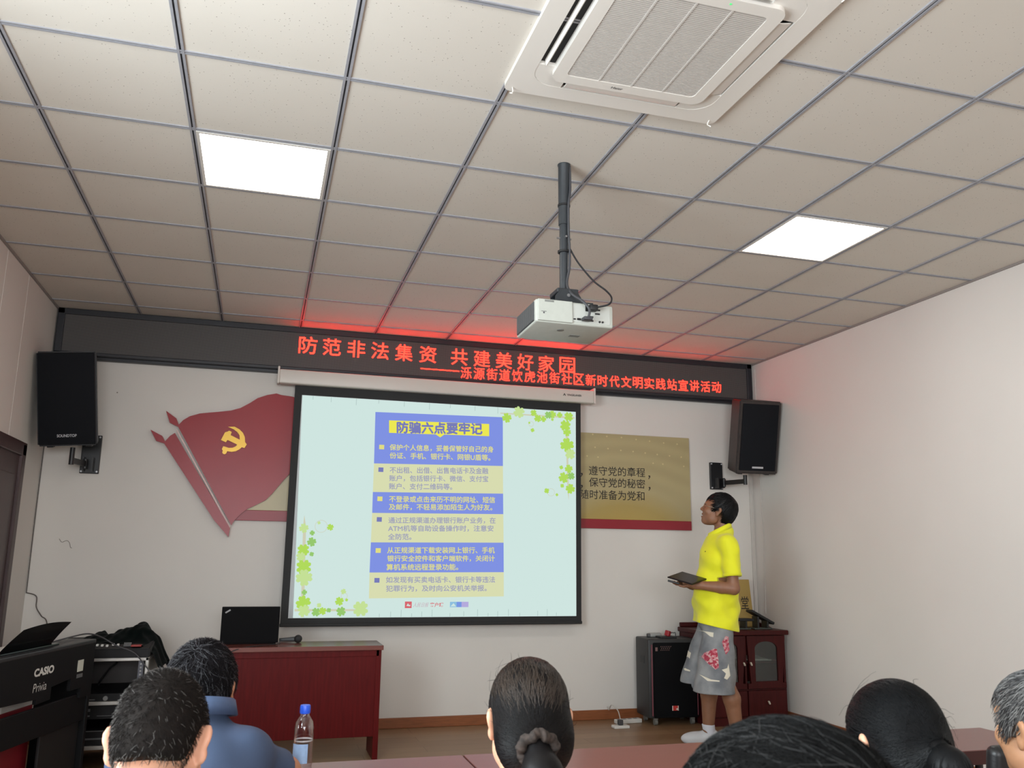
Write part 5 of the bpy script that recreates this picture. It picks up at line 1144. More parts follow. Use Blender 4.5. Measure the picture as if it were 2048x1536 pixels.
hemp = s_plane((3.21, 5.75, 0.838), (0.21, 0.0, 1.0))                     # hem lower at the back
def slv_cut(sh, el):
    o = sh+(el-sh)*0.735; return s_plane(o, el-sh)
def shirt_f(p):
    d = smax(shirt(p), -hemp(p), 0.004)
    for sh, el in ((shL, elL), (shR, elR)):
        o = sh+(el-sh)*0.735; n = (el-sh)/np.linalg.norm(el-sh); near = np.linalg.norm(p-o, axis=1)-0.115
        d = smax(d, np.minimum((p-o)@n, -near), 0.004)
    nl = s_ell((3.262, 5.755, 1.545), (0.105, 0.085, 0.058), np.array(Matrix.Rotation(math.radians(-24), 3, 'Y')))
    return smax(d, -nl(p), 0.006)
sh_o = organic('polo_shirt', shirt_f, (2.95, 5.40, 0.72), (3.52, 6.10, 1.62), 0.005, M_yel, per)
# collar: a folded band around the neck, open at the front
def band(bm, ring, h, th):
    n = len(ring); A = []
    for p, o in ring:
        p, o = Vector(p), Vector(o); A.append([bm.verts.new(p), bm.verts.new(p+Vector((0, 0, h))), bm.verts.new(p+Vector((0, 0, h))+o*th), bm.verts.new(p+o*(th*2.2)-Vector((0, 0, h*0.15)))])
    for a, b in zip(A, A[1:]):
        for i in range(4): bm.faces.new((a[i], b[i], b[(i+1) % 4], a[(i+1) % 4]))
    bm.faces.new(A[0]); bm.faces.new(A[-1][::-1])
def collar(parent, c, rx, ry, tilt, h, m, yaw, gap=0.35, th=0.013, name='collar'):
    bm = NB(); ring = []
    for i in range(41):
        a = math.radians(90)+gap+(2*math.pi-2*gap)*i/40
        x, y = rx*math.cos(a), ry*math.sin(a)
        q = Matrix.Rotation(-yaw, 3, 'Z') @ (Matrix.Rotation(tilt, 3, 'X') @ Vector((x, y, 0))); o = Matrix.Rotation(-yaw, 3, 'Z') @ Vector((x/rx, y/ry, 0))
        ring.append((Vector(c)+q-Vector(parent.location), o))
    band(bm, ring, h, th); bmesh.ops.bevel(bm, geom=bm.edges[:], offset=0.0025, segments=2, affect='EDGES'); o = obj(name, bm, m, parent, smooth='all'); return o
cl_o = collar(per, (3.288, 5.755, 1.506), 0.079, 0.090, math.radians(-27), 0.036, M_yel, math.radians(-80), 0.30, th=0.007)
bm = NB()
for sh, el in ((shL, elL), (shR, elR)):
    o = Vector(sh+(el-sh)*0.715); n = Vector(el-sh).normalized()
    add_cyl(bm, o-n*0.014-Vector(per.location), o+n*0.009-Vector(per.location), 0.0705, 0.0690, n=40, caps=False)
bmesh.ops.solidify(bm, geom=bm.faces[:], thickness=0.004); obj('sleeve_cuff', bm, M_yel, per, smooth='all')
bq = np.array([[3.125, 5.655, 1.375]])
for _ in range(12): bq = bq-grad(shirt_f, bq)*shirt_f(bq)[:, None]
bn = Vector(grad(shirt_f, bq)[0]); bq = Vector(bq[0])-Vector(per.location)
bm = NB(); add_cyl(bm, bq-bn*0.002, bq+bn*0.002, 0.0045, n=12); obj('button', bm, mat('button_dark', (60, 56, 34), 0.5), per)
# wide denim shorts with patches
def shorts_f():
    P = [s_ell((3.225, 5.75, 0.86), (0.125, 0.145, 0.08))]
    P += [(s_cap((3.238, 5.672, 0.84), (3.184, 5.640, 0.39), 0.108, 0.154), 0.03), (s_cap((3.225, 5.828, 0.84), (3.100, 5.860, 0.42), 0.104, 0.128), 0.012)]
    f = folds(s_union(P, 0.03), 0.004, [((34, 12, 10), 0.2, 0.8), ((-22, 20, 42), 1.0, 0.7), ((60, 30, 8), 2.2, 0.4)])
    def g(p):
        d = smax(f(p), p[:, 2]-0.90, 0.006)
        low = np.where(p[:, 1] < 5.752, 0.392, 0.425)+0.02*(3.2-p[:, 0])
        return smax(d, low-p[:, 2], 0.005)
    return g
sf = shorts_f(); M_den = denim_mat()
so = organic('denim_shorts', sf, (2.90, 5.42, 0.36), (3.45, 6.06, 0.96), 0.005, M_den, per)
def decal(name, field, pts, m, parent, nrm, lift=0.0025, res=0.012):
    """patch of cloth laid on the field surface: polygon points near the surface, pushed along nrm"""
    c = np.mean(pts, 0); V = [c]+[np.array(p, float) for p in pts]; n = len(pts)
    V = np.array(V); F = [(0, 1+i, 1+(i+1) % n) for i in range(n)]
    for _ in range(3):                                                    # subdivide triangles
        V2 = list(V); ed = {}; F2 = []
        def mid(a, b):
            k = (min(a, b), max(a, b))
            if k not in ed: ed[k] = len(V2); V2.append((V[a]+V[b])/2)
            return ed[k]
        for a, b, c2 in F:
            x, y, z = mid(a, b), mid(b, c2), mid(c2, a); F2 += [(a, x, z), (x, b, y), (z, y, c2), (x, y, z)]
        V, F = np.array(V2), F2
    nrm = np.array(nrm, float)/np.linalg.norm(nrm); s = np.full(len(V), 0.15)
    P = V+nrm*0.15
    for _ in range(60):
        d = field(P)-lift; P = P-nrm*np.clip(d, -0.02, 0.02)[:, None]*0.8
    return raw_obj(name, P, F, m, parent, True)
def patch_mat():
    m = bpy.data.materials.new('red_patch'); m.use_nodes = True; nt = m.node_tree; b = nt.nodes['Principled BSDF']; tc = nd(nt, 'ShaderNodeTexCoord'); v = nd(nt, 'ShaderNodeTexVoronoi'); v.inputs['Scale'].default_value = 75
    r = nd(nt, 'ShaderNodeValToRGB'); e = r.color_ramp.elements; e[0].color = (*lin((160, 52, 70)), 1); e[1].color = (*lin((196, 160, 158)), 1); e[0].position = 0.35; e[1].position = 0.9
    x = e.new(0.6); x.color = (*lin((186, 104, 116)), 1); sp = nd(nt, 'ShaderNodeSeparateColor')
    nt.links.new(tc.outputs['Object'], v.inputs['Vector']); nt.links.new(v.outputs['Color'], sp.inputs[0]); nt.links.new(sp.outputs[0], r.inputs[0]); nt.links.new(r.outputs[0], b.inputs['Base Color']); b.inputs['Roughness'].default_value = 0.9; return m
M_patch = patch_mat(); M_fray = mat('frayed_white', (214, 208, 190), 0.9)
def near_pts(P, y=5.50): return [(x, y, z) for x, z in P]
NY = (0.1, -1, 0.05)
decal('red_patch', sf, near_pts([(3.10, 0.640), (3.115, 0.668), (3.175, 0.700), (3.195, 0.695), (3.195, 0.575), (3.170, 0.560), (3.125, 0.600)]), M_patch, so, NY)
decal('red_patch', sf, near_pts([(3.235, 0.745), (3.265, 0.785), (3.290, 0.78), (3.290, 0.69), (3.255, 0.66)]), M_patch, so, NY)
decal('white_fray', sf, near_pts([(3.13, 0.815), (3.185, 0.806), (3.178, 0.775), (3.160, 0.780)]), M_fray, so, NY)
decal('white_fray', sf, near_pts([(3.215, 0.56), (3.26, 0.57), (3.275, 0.60), (3.28, 0.52), (3.25, 0.495), (3.225, 0.505), (3.245, 0.535)]), M_fray, so, NY)
decal('white_fray', sf, near_pts([(3.070, 0.525), (3.12, 0.492), (3.19, 0.490), (3.19, 0.482), (3.115, 0.483)]), M_fray, so, NY)
FY = (-0.75, -0.65, 0.05)
def far_pts(P): return [(x-0.02, 5.82+(x-3.0)*-0.35, z) for x, z in P]
decal('white_fray', sf, far_pts([(2.995, 0.640), (3.01, 0.655), (3.07, 0.640), (3.065, 0.600), (3.03, 0.612), (3.00, 0.605)]), M_fray, so, FY)
decal('white_fray', sf, far_pts([(3.0, 0.525), (3.02, 0.532), (3.08, 0.520), (3.08, 0.512), (3.02, 0.515)]), M_fray, so, FY)
# white socks and shoes
for an in (anL, anR):
    organic('sock', s_int(s_union([s_cap(an+v3(0.0, 0, 0.055), an+v3(0.012, 0, -0.03), 0.0475, 0.044), (s_cap(an+v3(0, 0, -0.045), an+v3(-0.13, 0.02, -0.058), 0.039, 0.029), 0.02)]), lambda p, z=an[2]+0.055: p[:, 2]-z, 0.006), an-v3(0.22, 0.09, 0.09), an+v3(0.08, 0.09, 0.11), 0.005, mat('sock_white', (205, 205, 212), 0.85), per)
    organic('shoe', s_int(s_sub(s_union([s_ell(an+v3(-0.065, 0.010, -0.050), (0.142, 0.049, 0.052)), (s_cap(an+v3(0.03, 0, -0.03), an+v3(0.0, 0, -0.02), 0.050, 0.046), 0.03)]), [(s_cap(an+v3(0, 0, 0.08), an+v3(0, 0, 0.0), 0.036, 0.036), 0.01)]), lambda p: -p[:, 2], 0.006), an-v3(0.25, 0.1, 0.10), an+v3(0.1, 0.1, 0.09), 0.005, mat('shoe_white', (196, 196, 198), 0.5), per)
# glasses
M_wire = mat('spectacle_wire', (176, 160, 140), 0.3, metal=0.7)
bm = NB()
def hl(q): return Vector(place(HM, q))-Vector(per.location)
for s in (-1, 1):
    add_tube(bm, [hl((s*0.032+0.024*math.cos(a), 0.100-0.004*abs(math.cos(a)), 0.006+0.018*math.sin(a))) for a in [2*math.pi*i/16 for i in range(17)]], 0.0012, n=6, k=1)
    add_tube(bm, [hl((s*0.056, 0.098, 0.010)), hl((s*0.074, 0.070, 0.011)), hl((s*0.080, 0.000, 0.012)), hl((s*0.077, -0.016, 0.0))], 0.0013, n=6, k=4)
add_tube(bm, [hl((-0.009, 0.101, 0.009)), hl((0, 0.105, 0.012)), hl((0.009, 0.101, 0.009))], 0.0012, n=6, k=4)
gl = obj('glasses', bm, M_wire, per, smooth='all')
face_screen(per)
# what he holds
TAB = ((2.817, 5.70, 1.184), (3.010, 5.80, 1.215), (3.123, 5.64, 1.168))
TA, TB, TC = Vector(TAB[0]), Vector(TAB[1]), Vector(TAB[2]); tc_ = (TA+TC)/2
t = thing('tablet', 'black tablet held flat on the left hand of the man in yellow', 'tablet', tc_)
ux = (TC-TB).normalized(); uy = TB-TA; uy = (uy-uy.dot(ux)*ux).normalized(); uz = ux.cross(uy); Rt = Matrix((ux, uy, uz)).transposed().to_4x4()
if uz.z < 0: Rt = Rt @ Matrix.Rotation(math.pi, 4, 'X')
bm = NB(); bx(bm, -0.100, 0.100, -0.108, 0.108, -0.0045, 0.0045, 0.003); bmesh.ops.transform(bm, matrix=Rt, verts=bm.verts); obj('case', bm, mat('tablet_black', (20, 20, 22), 0.4, spec=0.3), t)
bm = NB(); bx(bm, -0.091, 0.091, -0.098, 0.098, 0.0040, 0.0052); bmesh.ops.transform(bm, matrix=Rt, verts=bm.verts); obj('screen', bm, mat('tablet_glass', (10, 10, 12), 0.25, spec=0.3), t)
bm = NB(); add_box(bm, (2.858, 5.66, 1.148), (0.085, 0.022, 0.014), (0, 0.25, -0.45), 0.004); (tag(obj('presentation_remote', bm, mat('remote_black', (20, 20, 22), 0.45)), 'small black slide clicker in the fingers under the tablet', 'remote control'))
# ------------------------------------------------------------------ the seated audience, seen from behind
CUT_M = s_union([s_box((0, 0.118, -0.05), (0.13, 0.085, 0.118), rad=0.02), (s_box((0, 0.024, -0.105), (0.13, 0.060, 0.10), rad=0.015), 0.01), (s_box((0, -0.05, -0.168), (0.13, 0.09, 0.08), rad=0.02), 0.01)], 0.01)
EAR_GAP = s_union([s_ell((-0.085, -0.004, -0.012), (0.03, 0.030, 0.040)), s_ell((0.085, -0.004, -0.012), (0.03, 0.030, 0.040))], 0.001)
def hand_at(w, d, s, rt): return hand_parts(np.array(w), np.array(d), v3(0, 0, 1.0)*-1, np.array(rt)*-s, (0.25, 0.35, 0.3))
def seated(name_label, Hc, yaw, skin, shirt_mat, hdkw, pitch=0.0, roll=0.0, scale=1.0, torso_yaw=None, elbows=None, collar_mat=None, lean=0.14, back=0.055, nbz=-0.17, sh_z=-0.205, sh_w=0.172, h_head=0.0042, shirt_name='shirt', extra_body=()):
    P = thing('person', name_label, 'person', (Hc[0], Hc[1]-lean, 0))
    HM_ = frame(Hc, yaw, pitch, roll); HM_[:3, :3] *= 1.0
    hf = head_field(**hdkw)
    head = lambda p: scale*s_xf(hf, frame((0, 0, 0), yaw, pitch, roll))((p-np.array(Hc))/scale)
    ty = yaw if torso_yaw is None else torso_yaw
    fd = v3(math.sin(ty), math.cos(ty), 0); rt = v3(math.cos(ty), -math.sin(ty), 0); Hc = np.array(Hc, float)
    nb = Hc-fd*(back*0.55)+v3(0, 0, nbz); sc = Hc-fd*back+v3(0, 0, sh_z); pv = sc-fd*lean; pv[2] = 0.47
    shs = {s: sc+rt*s*sh_w for s in (-1, 1)}
    B = [head, (s_cap(Hc-fd*0.018+v3(0, 0, -0.06), nb, 0.056, 0.060), 0.02), (s_cap(shs[-1]+rt*0.02, shs[1]-rt*0.02, 0.050, 0.050), 0.05), (s_ell((sc+pv)/2+v3(0, 0, 0.03), (0.150, 0.100, 0.20)), 0.06), (s_ell(pv+v3(0, 0, 0.02), (0.160, 0.130, 0.11)), 0.05)]
    S = [s_cap(shs[-1], shs[1], 0.058, 0.058), (s_cap(nb+v3(0, 0, -0.02), shs[-1], 0.062, 0.056), 0.05), (s_cap(nb+v3(0, 0, -0.02), shs[1], 0.062, 0.056), 0.05), (s_cap(nb+v3(0, 0, 0.005)-fd*0.005, sc, 0.070, 0.11), 0.05), (s_ell(sc*0.62+pv*0.38, (0.182, 0.128, 0.19), np.stack([rt, fd, v3(0, 0, 1)], 1)), 0.06), (s_ell(pv+v3(0, 0, 0.10), (0.180, 0.145, 0.15), np.stack([rt, fd, v3(0, 0, 1)], 1)), 0.06)]
    for s in (-1, 1):
        sh = shs[s]; el = sh+rt*s*0.045-fd*0.01+v3(0, 0, -0.235); wr = el+fd*0.21-rt*s*0.05+v3(0, 0, -0.03); hd_ = fd-rt*s*0.2
        if elbows and s in elbows: el, wr, hd_ = [np.array(q, float) for q in elbows[s]]
        B += [(s_cap(sh, el, 0.046, 0.040), 0.03), (s_cap(el, el+(wr-el)*0.35, 0.040, 0.040), 0.015), (s_cap(el+(wr-el)*0.35, wr, 0.040, 0.026), 0.012)]+hand_at(wr, hd_, s, rt)
        S += [(s_cap(sh, sh+(el-sh)*0.80, 0.058, 0.055), 0.04)]
        kn = pv+fd*0.40+rt*s*0.10+v3(0, 0, 0.0); an = kn+fd*0.02+v3(0, 0, 0.075-kn[2])
        B += [(s_cap(pv+rt*s*0.09, kn, 0.082, 0.056), 0.03), (s_cap(kn, an, 0.053, 0.036), 0.02), (s_cap(an+v3(0, 0, -0.03), an+fd*0.15+v3(0, 0, -0.050), 0.034, 0.024), 0.02)]
        for e in (): pass
    lo = np.minimum(pv, Hc)-v3(0.42, 0.38, 0); hi = np.maximum(pv, Hc)+v3(0.42, 0.72, 0.20); lo[2] = 0.0; hi[2] = Hc[2]+0.16
    organic('body', s_union(B+list(extra_body), 0.02), lo, hi, h_head, skin, P)
    sf_ = folds(s_union(S, 0.03), 0.0045, [((24, 8, 30), 0.3, 0.7), ((-28, 12, 16), 1.2, 0.6), ((10, 26, -40), 2.0, 0.5)])
    def shf(p):
        d = smax(sf_(p), 0.44-p[:, 2], 0.01)
        for s in (-1, 1):
            sh = shs[s]; el = sh+rt*s*0.045-fd*0.01+v3(0, 0, -0.235)
            if elbows and s in elbows: el = np.array(elbows[s][0], float)
            o = sh+(el-sh)*0.86; n = (el-sh)/np.linalg.norm(el-sh); near = np.linalg.norm(p-o, axis=1)-0.10; d = smax(d, np.minimum((p-o)@n, -near), 0.004)
        return smax(d, -s_ell(nb+fd*0.035+v3(0, 0, 0.055), (0.078, 0.095, 0.052))(p), 0.006)
    so_ = organic(shirt_name, shf, lo, hi, 0.0065, shirt_mat, P)
    # trousers
    T = [s_ell(pv+v3(0, 0, 0.01), (0.178, 0.150, 0.12))]
    for s in (-1, 1):
        kn = pv+fd*0.40+rt*s*0.10; an = kn+fd*0.02+v3(0, 0, 0.075-kn[2]); T += [(s_cap(pv+rt*s*0.09, kn, 0.095, 0.070), 0.03), (s_cap(kn, an+v3(0, 0, 0.02), 0.068, 0.056), 0.02)]
        organic('shoe', s_int(s_union([s_ell(an+fd*0.065+v3(0, 0, -0.045), (0.048, 0.135, 0.05), np.stack([rt, fd, v3(0, 0, 1)], 1)), (s_cap(an, an+v3(0, 0, -0.03), 0.045, 0.045), 0.03)], 0.02), lambda p: -p[:, 2], 0.005), an-v3(0.24, 0.24, 0.09), an+v3(0.24, 0.26, 0.08), 0.009, mat('shoe_dark', (36, 34, 34), 0.5), P)
    organic('trousers', s_int(s_union(T, 0.03), lambda p: np.maximum(p[:, 2]-0.53, 0.055-p[:, 2]), 0.01), lo, np.array([hi[0], hi[1], 0.60]), 0.010, mat('trousers_dark', (44, 46, 54), 0.8), P)
    if collar_mat: collar(P, nb-fd*0.012+v3(0, 0, 0.030), 0.084, 0.088, math.radians(-14), 0.036, collar_mat, ty, 0.5, th=0.008)
    M = frame(Hc, yaw, pitch, roll); M[:3, :3] *= scale
    return P, M
def xfs(f, M):
    s = np.linalg.norm(M[:3, 0]); R = M[:3, :3]/s; t = M[:3, 3]
    return lambda p: s*f(((p-t)@R)/s)
def loc_s(M, p):
    s = np.linalg.norm(M[:3, 0]); return ((p-M[:3, 3])@(M[:3, :3]/s))/s
def headhair(P, M, off, extra, cut, m, h=0.004, name='hair', wide=1.0):
    base = s_union([s_ell((0, -0.014, 0.034), (0.0705*wide, 0.095, 0.085)), (s_ell((0, 0.028, 0.012), (0.062*wide, 0.060, 0.080)), 0.03), (s_ell((0, -0.050, -0.005), (0.062*wide, 0.056, 0.070)), 0.015)]+extra)
    hs = s_off(base, off); cap_ = s_sub(hs, [(cut, 0.008)])
    c = M[:3, 3]
    o = organic(name, xfs(cap_, M), c-0.26, c+0.24, h, m, P)
    return o, xfs(hs, M), hs
def pull_to(M, q):
    w = M[:3, :3] @ np.array(q)+M[:3, 3]
    def g(p):
        d = w-p; return d/np.maximum(np.linalg.norm(d, axis=1, keepdims=True), 1e-6)
    return g
def whorl_out(M, q):
    w = M[:3, :3] @ np.array(q)+M[:3, 3]
    def g(p):
        d = p-w; return d/np.maximum(np.linalg.norm(d, axis=1, keepdims=True), 1e-6)
    return g
PT = lambda M, q: M[:3, :3] @ np.array(q, float)+M[:3, 3]

# --- grey-templed man with cropped hair, front left
M_skA = skin_mat('skin_warm', (206, 152, 126)); M_hA = hair_mat('hair_cropped', (25, 21, 19), 0.8, 0.25, spec=0.1, nscale=90); M_hAg = hair_mat('hair_cropped_grey', (92, 88, 85), 0.5, 0.1)
P, M = seated('man with cropped greying hair and a pale green collar, nearest on the left', (-0.138, 1.620, 0.996), math.radians(9), M_skA, mat('shirt_sage', (150, 164, 146), 0.8), dict(wide=1.02, jaw=1.10, out=0.75), pitch=math.radians(-22), scale=0.94, back=0.095, nbz=-0.098, sh_z=-0.165, collar_mat=mat('collar_sage', (156, 170, 150), 0.75))
CUT_A = s_union([CUT_M, s_box((0, -0.06, -0.118), (0.13, 0.09, 0.08), rad=0.03)], 0.02)
hr, fld, hl_ = headhair(P, M, 0.0028, [], s_union([CUT_A, EAR_GAP], 0.005), M_hA, 0.0036)
def okA(p):
    q = loc_s(M, p); return (CUT_A(q) > -0.007) & (EAR_GAP(q) > 0.002)
rt_ = surf_points(fld, PT(M, (0, -0.015, 0.03)), 0.1, 5200, okA)
strands('hair_stubble', fld, rt_, whorl_out(M, (0.01, -0.075, 0.085)), 0.006+0.004*RNG.random(len(rt_)), 0.00050, M_hA, hr, seg=3, lift=0.35, jit=0.4)
qq = loc_s(M, rt_); sel = RNG.random(len(rt_)) < (0.06+0.35*(qq[:, 0] < -0.050)+0.25*(qq[:, 2] < -0.03)+0.30*(qq[:, 2] > 0.112))
strands('grey_stubble', fld, rt_[sel], whorl_out(M, (0.01, -0.075, 0.085)), 0.006+0.005*RNG.random(sel.sum()), 0.00042, M_hAg, hr, seg=3, lift=0.45, jit=0.45)

# --- man in a blue shirt leaning on the left table
M_skB = skin_mat('skin_olive', (178, 124, 94)); M_hB = hair_mat('hair_dark_grey', (24, 22, 24), 0.85, 0.4, spec=0.08); M_hBg = hair_mat('hair_silver', (58, 58, 62), 0.45, 0.2); M_blu = mat('shirt_blue', (58, 74, 102), 0.75, noise=0.05, nscale=20, bump=0.06, bscale=800)
P, M = seated('man in a blue collared shirt leaning on the table behind the nearest man', (-0.118, 2.430, 0.962), math.radians(7), M_skB, M_blu, dict(wide=1.0, out=0.3), pitch=math.radians(-8), torso_yaw=math.radians(4), sh_z=-0.140, sh_w=0.118, scale=0.97, back=0.10, nbz=-0.075,
              elbows={1: ((0.105, 2.475, 0.745), (0.02, 2.66, 0.742), (-0.8, 0.6, 0.0)), -1: ((-0.165, 2.60, 0.745), (-0.12, 2.70, 0.742), (0.8, 0.6, 0.0))}, collar_mat=mat('collar_blue', (68, 86, 118), 0.7))
hr, fld, _h = headhair(P, M, 0.0090, [], s_union([CUT_M, EAR_GAP], 0.005), M_hB, 0.004)
def okB(p):
    q = loc_s(M, p); return (CUT_M(q) > 0.0) & (EAR_GAP(q) > 0.004)
rt_ = surf_points(fld, PT(M, (0, -0.015, 0.03)), 0.1, 5500, okB)
strands('hair_locks', fld, rt_, whorl_out(M, (0.0, -0.07, 0.09)), 0.028+0.014*RNG.random(len(rt_)), 0.0008, M_hB, hr, seg=5, lift=0.20, jit=0.35, wave=0.25)
qq = loc_s(M, rt_); sel = RNG.random(len(rt_)) < (0.10+0.40*(qq[:, 0] < 0.0)*(qq[:, 2] > 0.0))
strands('silver_locks', fld, rt_[sel], whorl_out(M, (0.0, -0.07, 0.09)), 0.030+0.012*RNG.random(sel.sum()), 0.0007, M_hBg, hr, seg=5, lift=0.24, jit=0.35, wave=0.25)

# --- woman with dark hair tied low in a scrunchie, centre
M_skC = skin_mat('skin_light', (212, 160, 132)); M_hC = hair_mat('hair_brown_black', (15, 13, 14), 0.46, 0.35, spec=0.2); M_hCb = hair_mat('hair_brown', (48, 38, 31), 0.45, 0.25)
P, M = seated('woman with dark hair tied low in a brown scrunchie, in the middle', (0.557, 1.774, 0.980), math.radians(6), M_skC, mat('blouse_peach', (214, 168, 146), 0.8), dict(wide=1.03, jaw=1.0, out=0.62), scale=0.98, sh_w=0.16)
TIE = (-0.012, -0.152, -0.024)
exC = [(s_ell((0.0, -0.075, -0.030), (0.064, 0.056, 0.062)), 0.04), (s_cap((0.0, -0.095, -0.030), (-0.012, -0.142, -0.024), 0.036, 0.022), 0.03)]
cutC = s_union([s_box((0, 0.130, -0.05), (0.13, 0.085, 0.130), rad=0.02), (s_box((0, 0.030, -0.125), (0.13, 0.060, 0.095), rad=0.02), 0.01), (s_box((0, -0.03, -0.215), (0.13, 0.10, 0.09), rad=0.02), 0.01), (s_ell((-0.090, -0.004, -0.020), (0.026, 0.034, 0.036)), 0.006), (s_ell((0.090, -0.004, -0.020), (0.026, 0.034, 0.036)), 0.006)], 0.008)
hr, fld, _h = headhair(P, M, 0.0080, exC, cutC, M_hC, 0.004)
def okC(p):
    q = loc_s(M, p); return (cutC(q) > 0.002) & (np.linalg.norm(q-np.array(TIE), axis=1) > 0.035)
rt_ = surf_points(fld, PT(M, (0, -0.02, 0.02)), 0.11, 3200, okC)
qq = loc_s(M, rt_); dist = np.linalg.norm(qq-np.array(TIE), axis=1)
strands('hair_locks', fld, rt_, pull_to(M, TIE), np.minimum(0.12, dist*0.75), 0.0013, M_hC, hr, seg=9, lift=0.008, jit=0.10, wave=0.10)
sel = (RNG.random(len(rt_)) < 0.75) & (qq[:, 2] > 0.075) & (qq[:, 1] > -0.09)
strands('brown_locks', fld, rt_[sel], pull_to(M, TIE), 0.045+0.02*RNG.random(sel.sum()), 0.0012, M_hCb, hr, seg=7, lift=0.03, jit=0.18, wave=0.15)
sel = (RNG.random(len(rt_)) < 0.009) & (qq[:, 2] > 0.0)
strands('stray_hairs', fld, rt_[sel], whorl_out(M, TIE), 0.030+0.03*RNG.random(sel.sum()), 0.0005, M_hC, hr, seg=8, lift=0.35, jit=0.4, wave=0.15)
tail = s_union([s_cap(PT(M, (-0.012, -0.152, -0.024)), PT(M, (-0.008, -0.180, -0.065)), 0.024, 0.036), (s_cap(PT(M, (-0.008, -0.180, -0.065)), PT(M, (-0.004, -0.160, -0.190)), 0.036, 0.032), 0.02), (s_cap(PT(M, (-0.004, -0.160, -0.190)), PT(M, (-0.004, -0.145, -0.275)), 0.030, 0.014), 0.02)])
c_ = PT(M, (0, -0.14, -0.16)); organic('ponytail', tail, c_-0.18, c_+0.18, 0.004, M_hC, hr)
rt_ = surf_points(tail, PT(M, (0, -0.17, -0.12)), 0.05, 700, lambda p: loc_s(M, p)[:, 2] > -0.21)
strands('tail_locks', tail, rt_, lambda p: np.tile(np.array([[0, 0.15, -1.0]]), (len(p), 1)), 0.06+0.04*RNG.random(len(rt_)), 0.0012, M_hC, hr, seg=6, lift=0.02, jit=0.15, wave=0.15)
def scrunchie(p):
    q = loc_s(M, p)-np.array((-0.012, -0.154, -0.024)); R = np.array(Matrix.Rotation(math.radians(118), 3, 'X')); q = q@R
    a = np.arctan2(q[:, 1], q[:, 0]); r = np.hypot(q[:, 0], q[:, 1]); tub = 0.0105+0.0011*np.sin(a*11)+0.0008*np.sin(a*23+1+q[:, 2]*200)
    return np.hypot(r-0.032-0.0015*np.sin(a*5), q[:, 2]-0.003*np.sin(a*7))-tub
c_ = PT(M, TIE); organic('scrunchie', scrunchie, c_-0.06, c_+0.06, 0.0024, mat('scrunchie_brown', (46, 36, 31), 0.85, noise=0.6, nscale=120), hr)

# --- head with full dark hair right in front of the lens
M_skD = skin_mat('skin_mid', (186, 134, 106)); M_hD = hair_mat('hair_soft_black', (22, 22, 22), 0.9, 0.3, spec=0.06); M_hDg = hair_mat('hair_soft_grey', (38, 38, 38), 0.8, 0.2)
P, M = seated('person with full dark hair, closest to the camera at the bottom edge', (0.506, 0.772, 0.985), math.radians(4), M_skD, mat('tee_dark', (40, 40, 44), 0.8), dict(wide=1.04), scale=1.28)
hr, fld, _h = headhair(P, M, 0.0160, [], s_union([CUT_M, (s_ell((0, 0.12, -0.05), (0.1, 0.06, 0.1)), 0.01)]), M_hD, 0.004)
def okD(p):
    q = loc_s(M, p); return CUT_M(q) > 0.0
rt_ = surf_points(fld, PT(M, (0, -0.01, 0.03)), 0.11, 7000, okD)
strands('hair_locks', fld, rt_, whorl_out(M, (0.02, -0.075, 0.085)), 0.055+0.02*RNG.random(len(rt_)), 0.00075, M_hD, hr, seg=7, lift=0.05, jit=0.25, wave=0.25)
sel = RNG.random(len(rt_)) < 0.16
strands('grey_locks', fld, rt_[sel], whorl_out(M, (0.02, -0.075, 0.085)), 0.06+0.02*RNG.random(sel.sum()), 0.0006, M_hDg, hr, seg=7, lift=0.055, jit=0.25, wave=0.25)

# --- woman with black hair swept back to a ponytail
M_hE = hair_mat('hair_jet', (9, 10, 12), 0.48, 0.3, spec=0.16); M_skE = skin_mat('skin_light', (212, 160, 132))
P, M = seated('woman with jet black hair swept back into a ponytail, right of centre', (1.154, 1.408, 0.975), math.radians(2), M_skE, mat('top_black', (34, 33, 32), 0.85, noise=0.4, nscale=60), dict(wide=1.0), pitch=math.radians(-6), scale=0.93, sh_w=0.16)
TIE = (0.0, -0.112, 0.012)
exE = [(s_ell((0.0, -0.055, 0.0), (0.060, 0.050, 0.060)), 0.02), (s_cap((0.0, -0.080, 0.0), (0.0, -0.110, 0.000), 0.034, 0.022), 0.02)]
cutE = s_union([s_box((0.0, 0.150, -0.06), (0.14, 0.085, 0.115), rad=0.02), (s_box((0, 0.050, -0.130), (0.14, 0.055, 0.095), rad=0.02), 0.01), (s_box((0, -0.03, -0.205), (0.13, 0.10, 0.09), rad=0.02), 0.01), (s_ell((-0.094, 0.008, -0.036), (0.030, 0.024, 0.030)), 0.006), (s_ell((0.094, 0.008, -0.036), (0.030, 0.024, 0.030)), 0.006)], 0.008)
hr, fld, _h = headhair(P, M, 0.0075, exE, cutE, M_hE, 0.004)
def okE(p):
    q = loc_s(M, p); return (cutE(q) > 0.002) & (np.linalg.norm(q-np.array(TIE), axis=1) > 0.04)
rt_ = surf_points(fld, PT(M, (0, -0.01, 0.02)), 0.11, 3200, okE)
dist = np.linalg.norm(loc_s(M, rt_)-np.array(TIE), axis=1)
strands('hair_locks', fld, rt_, pull_to(M, TIE), np.minimum(0.14, dist*0.75), 0.0010, M_hE, hr, seg=9, lift=0.008, jit=0.10, wave=0.10)
sel = RNG.random(len(rt_)) < 0.018
strands('stray_hairs', fld, rt_[sel], pull_to(M, TIE), 0.06+0.03*RNG.random(sel.sum()), 0.0005, M_hE, hr, seg=8, lift=0.22, jit=0.6, wave=0.4)
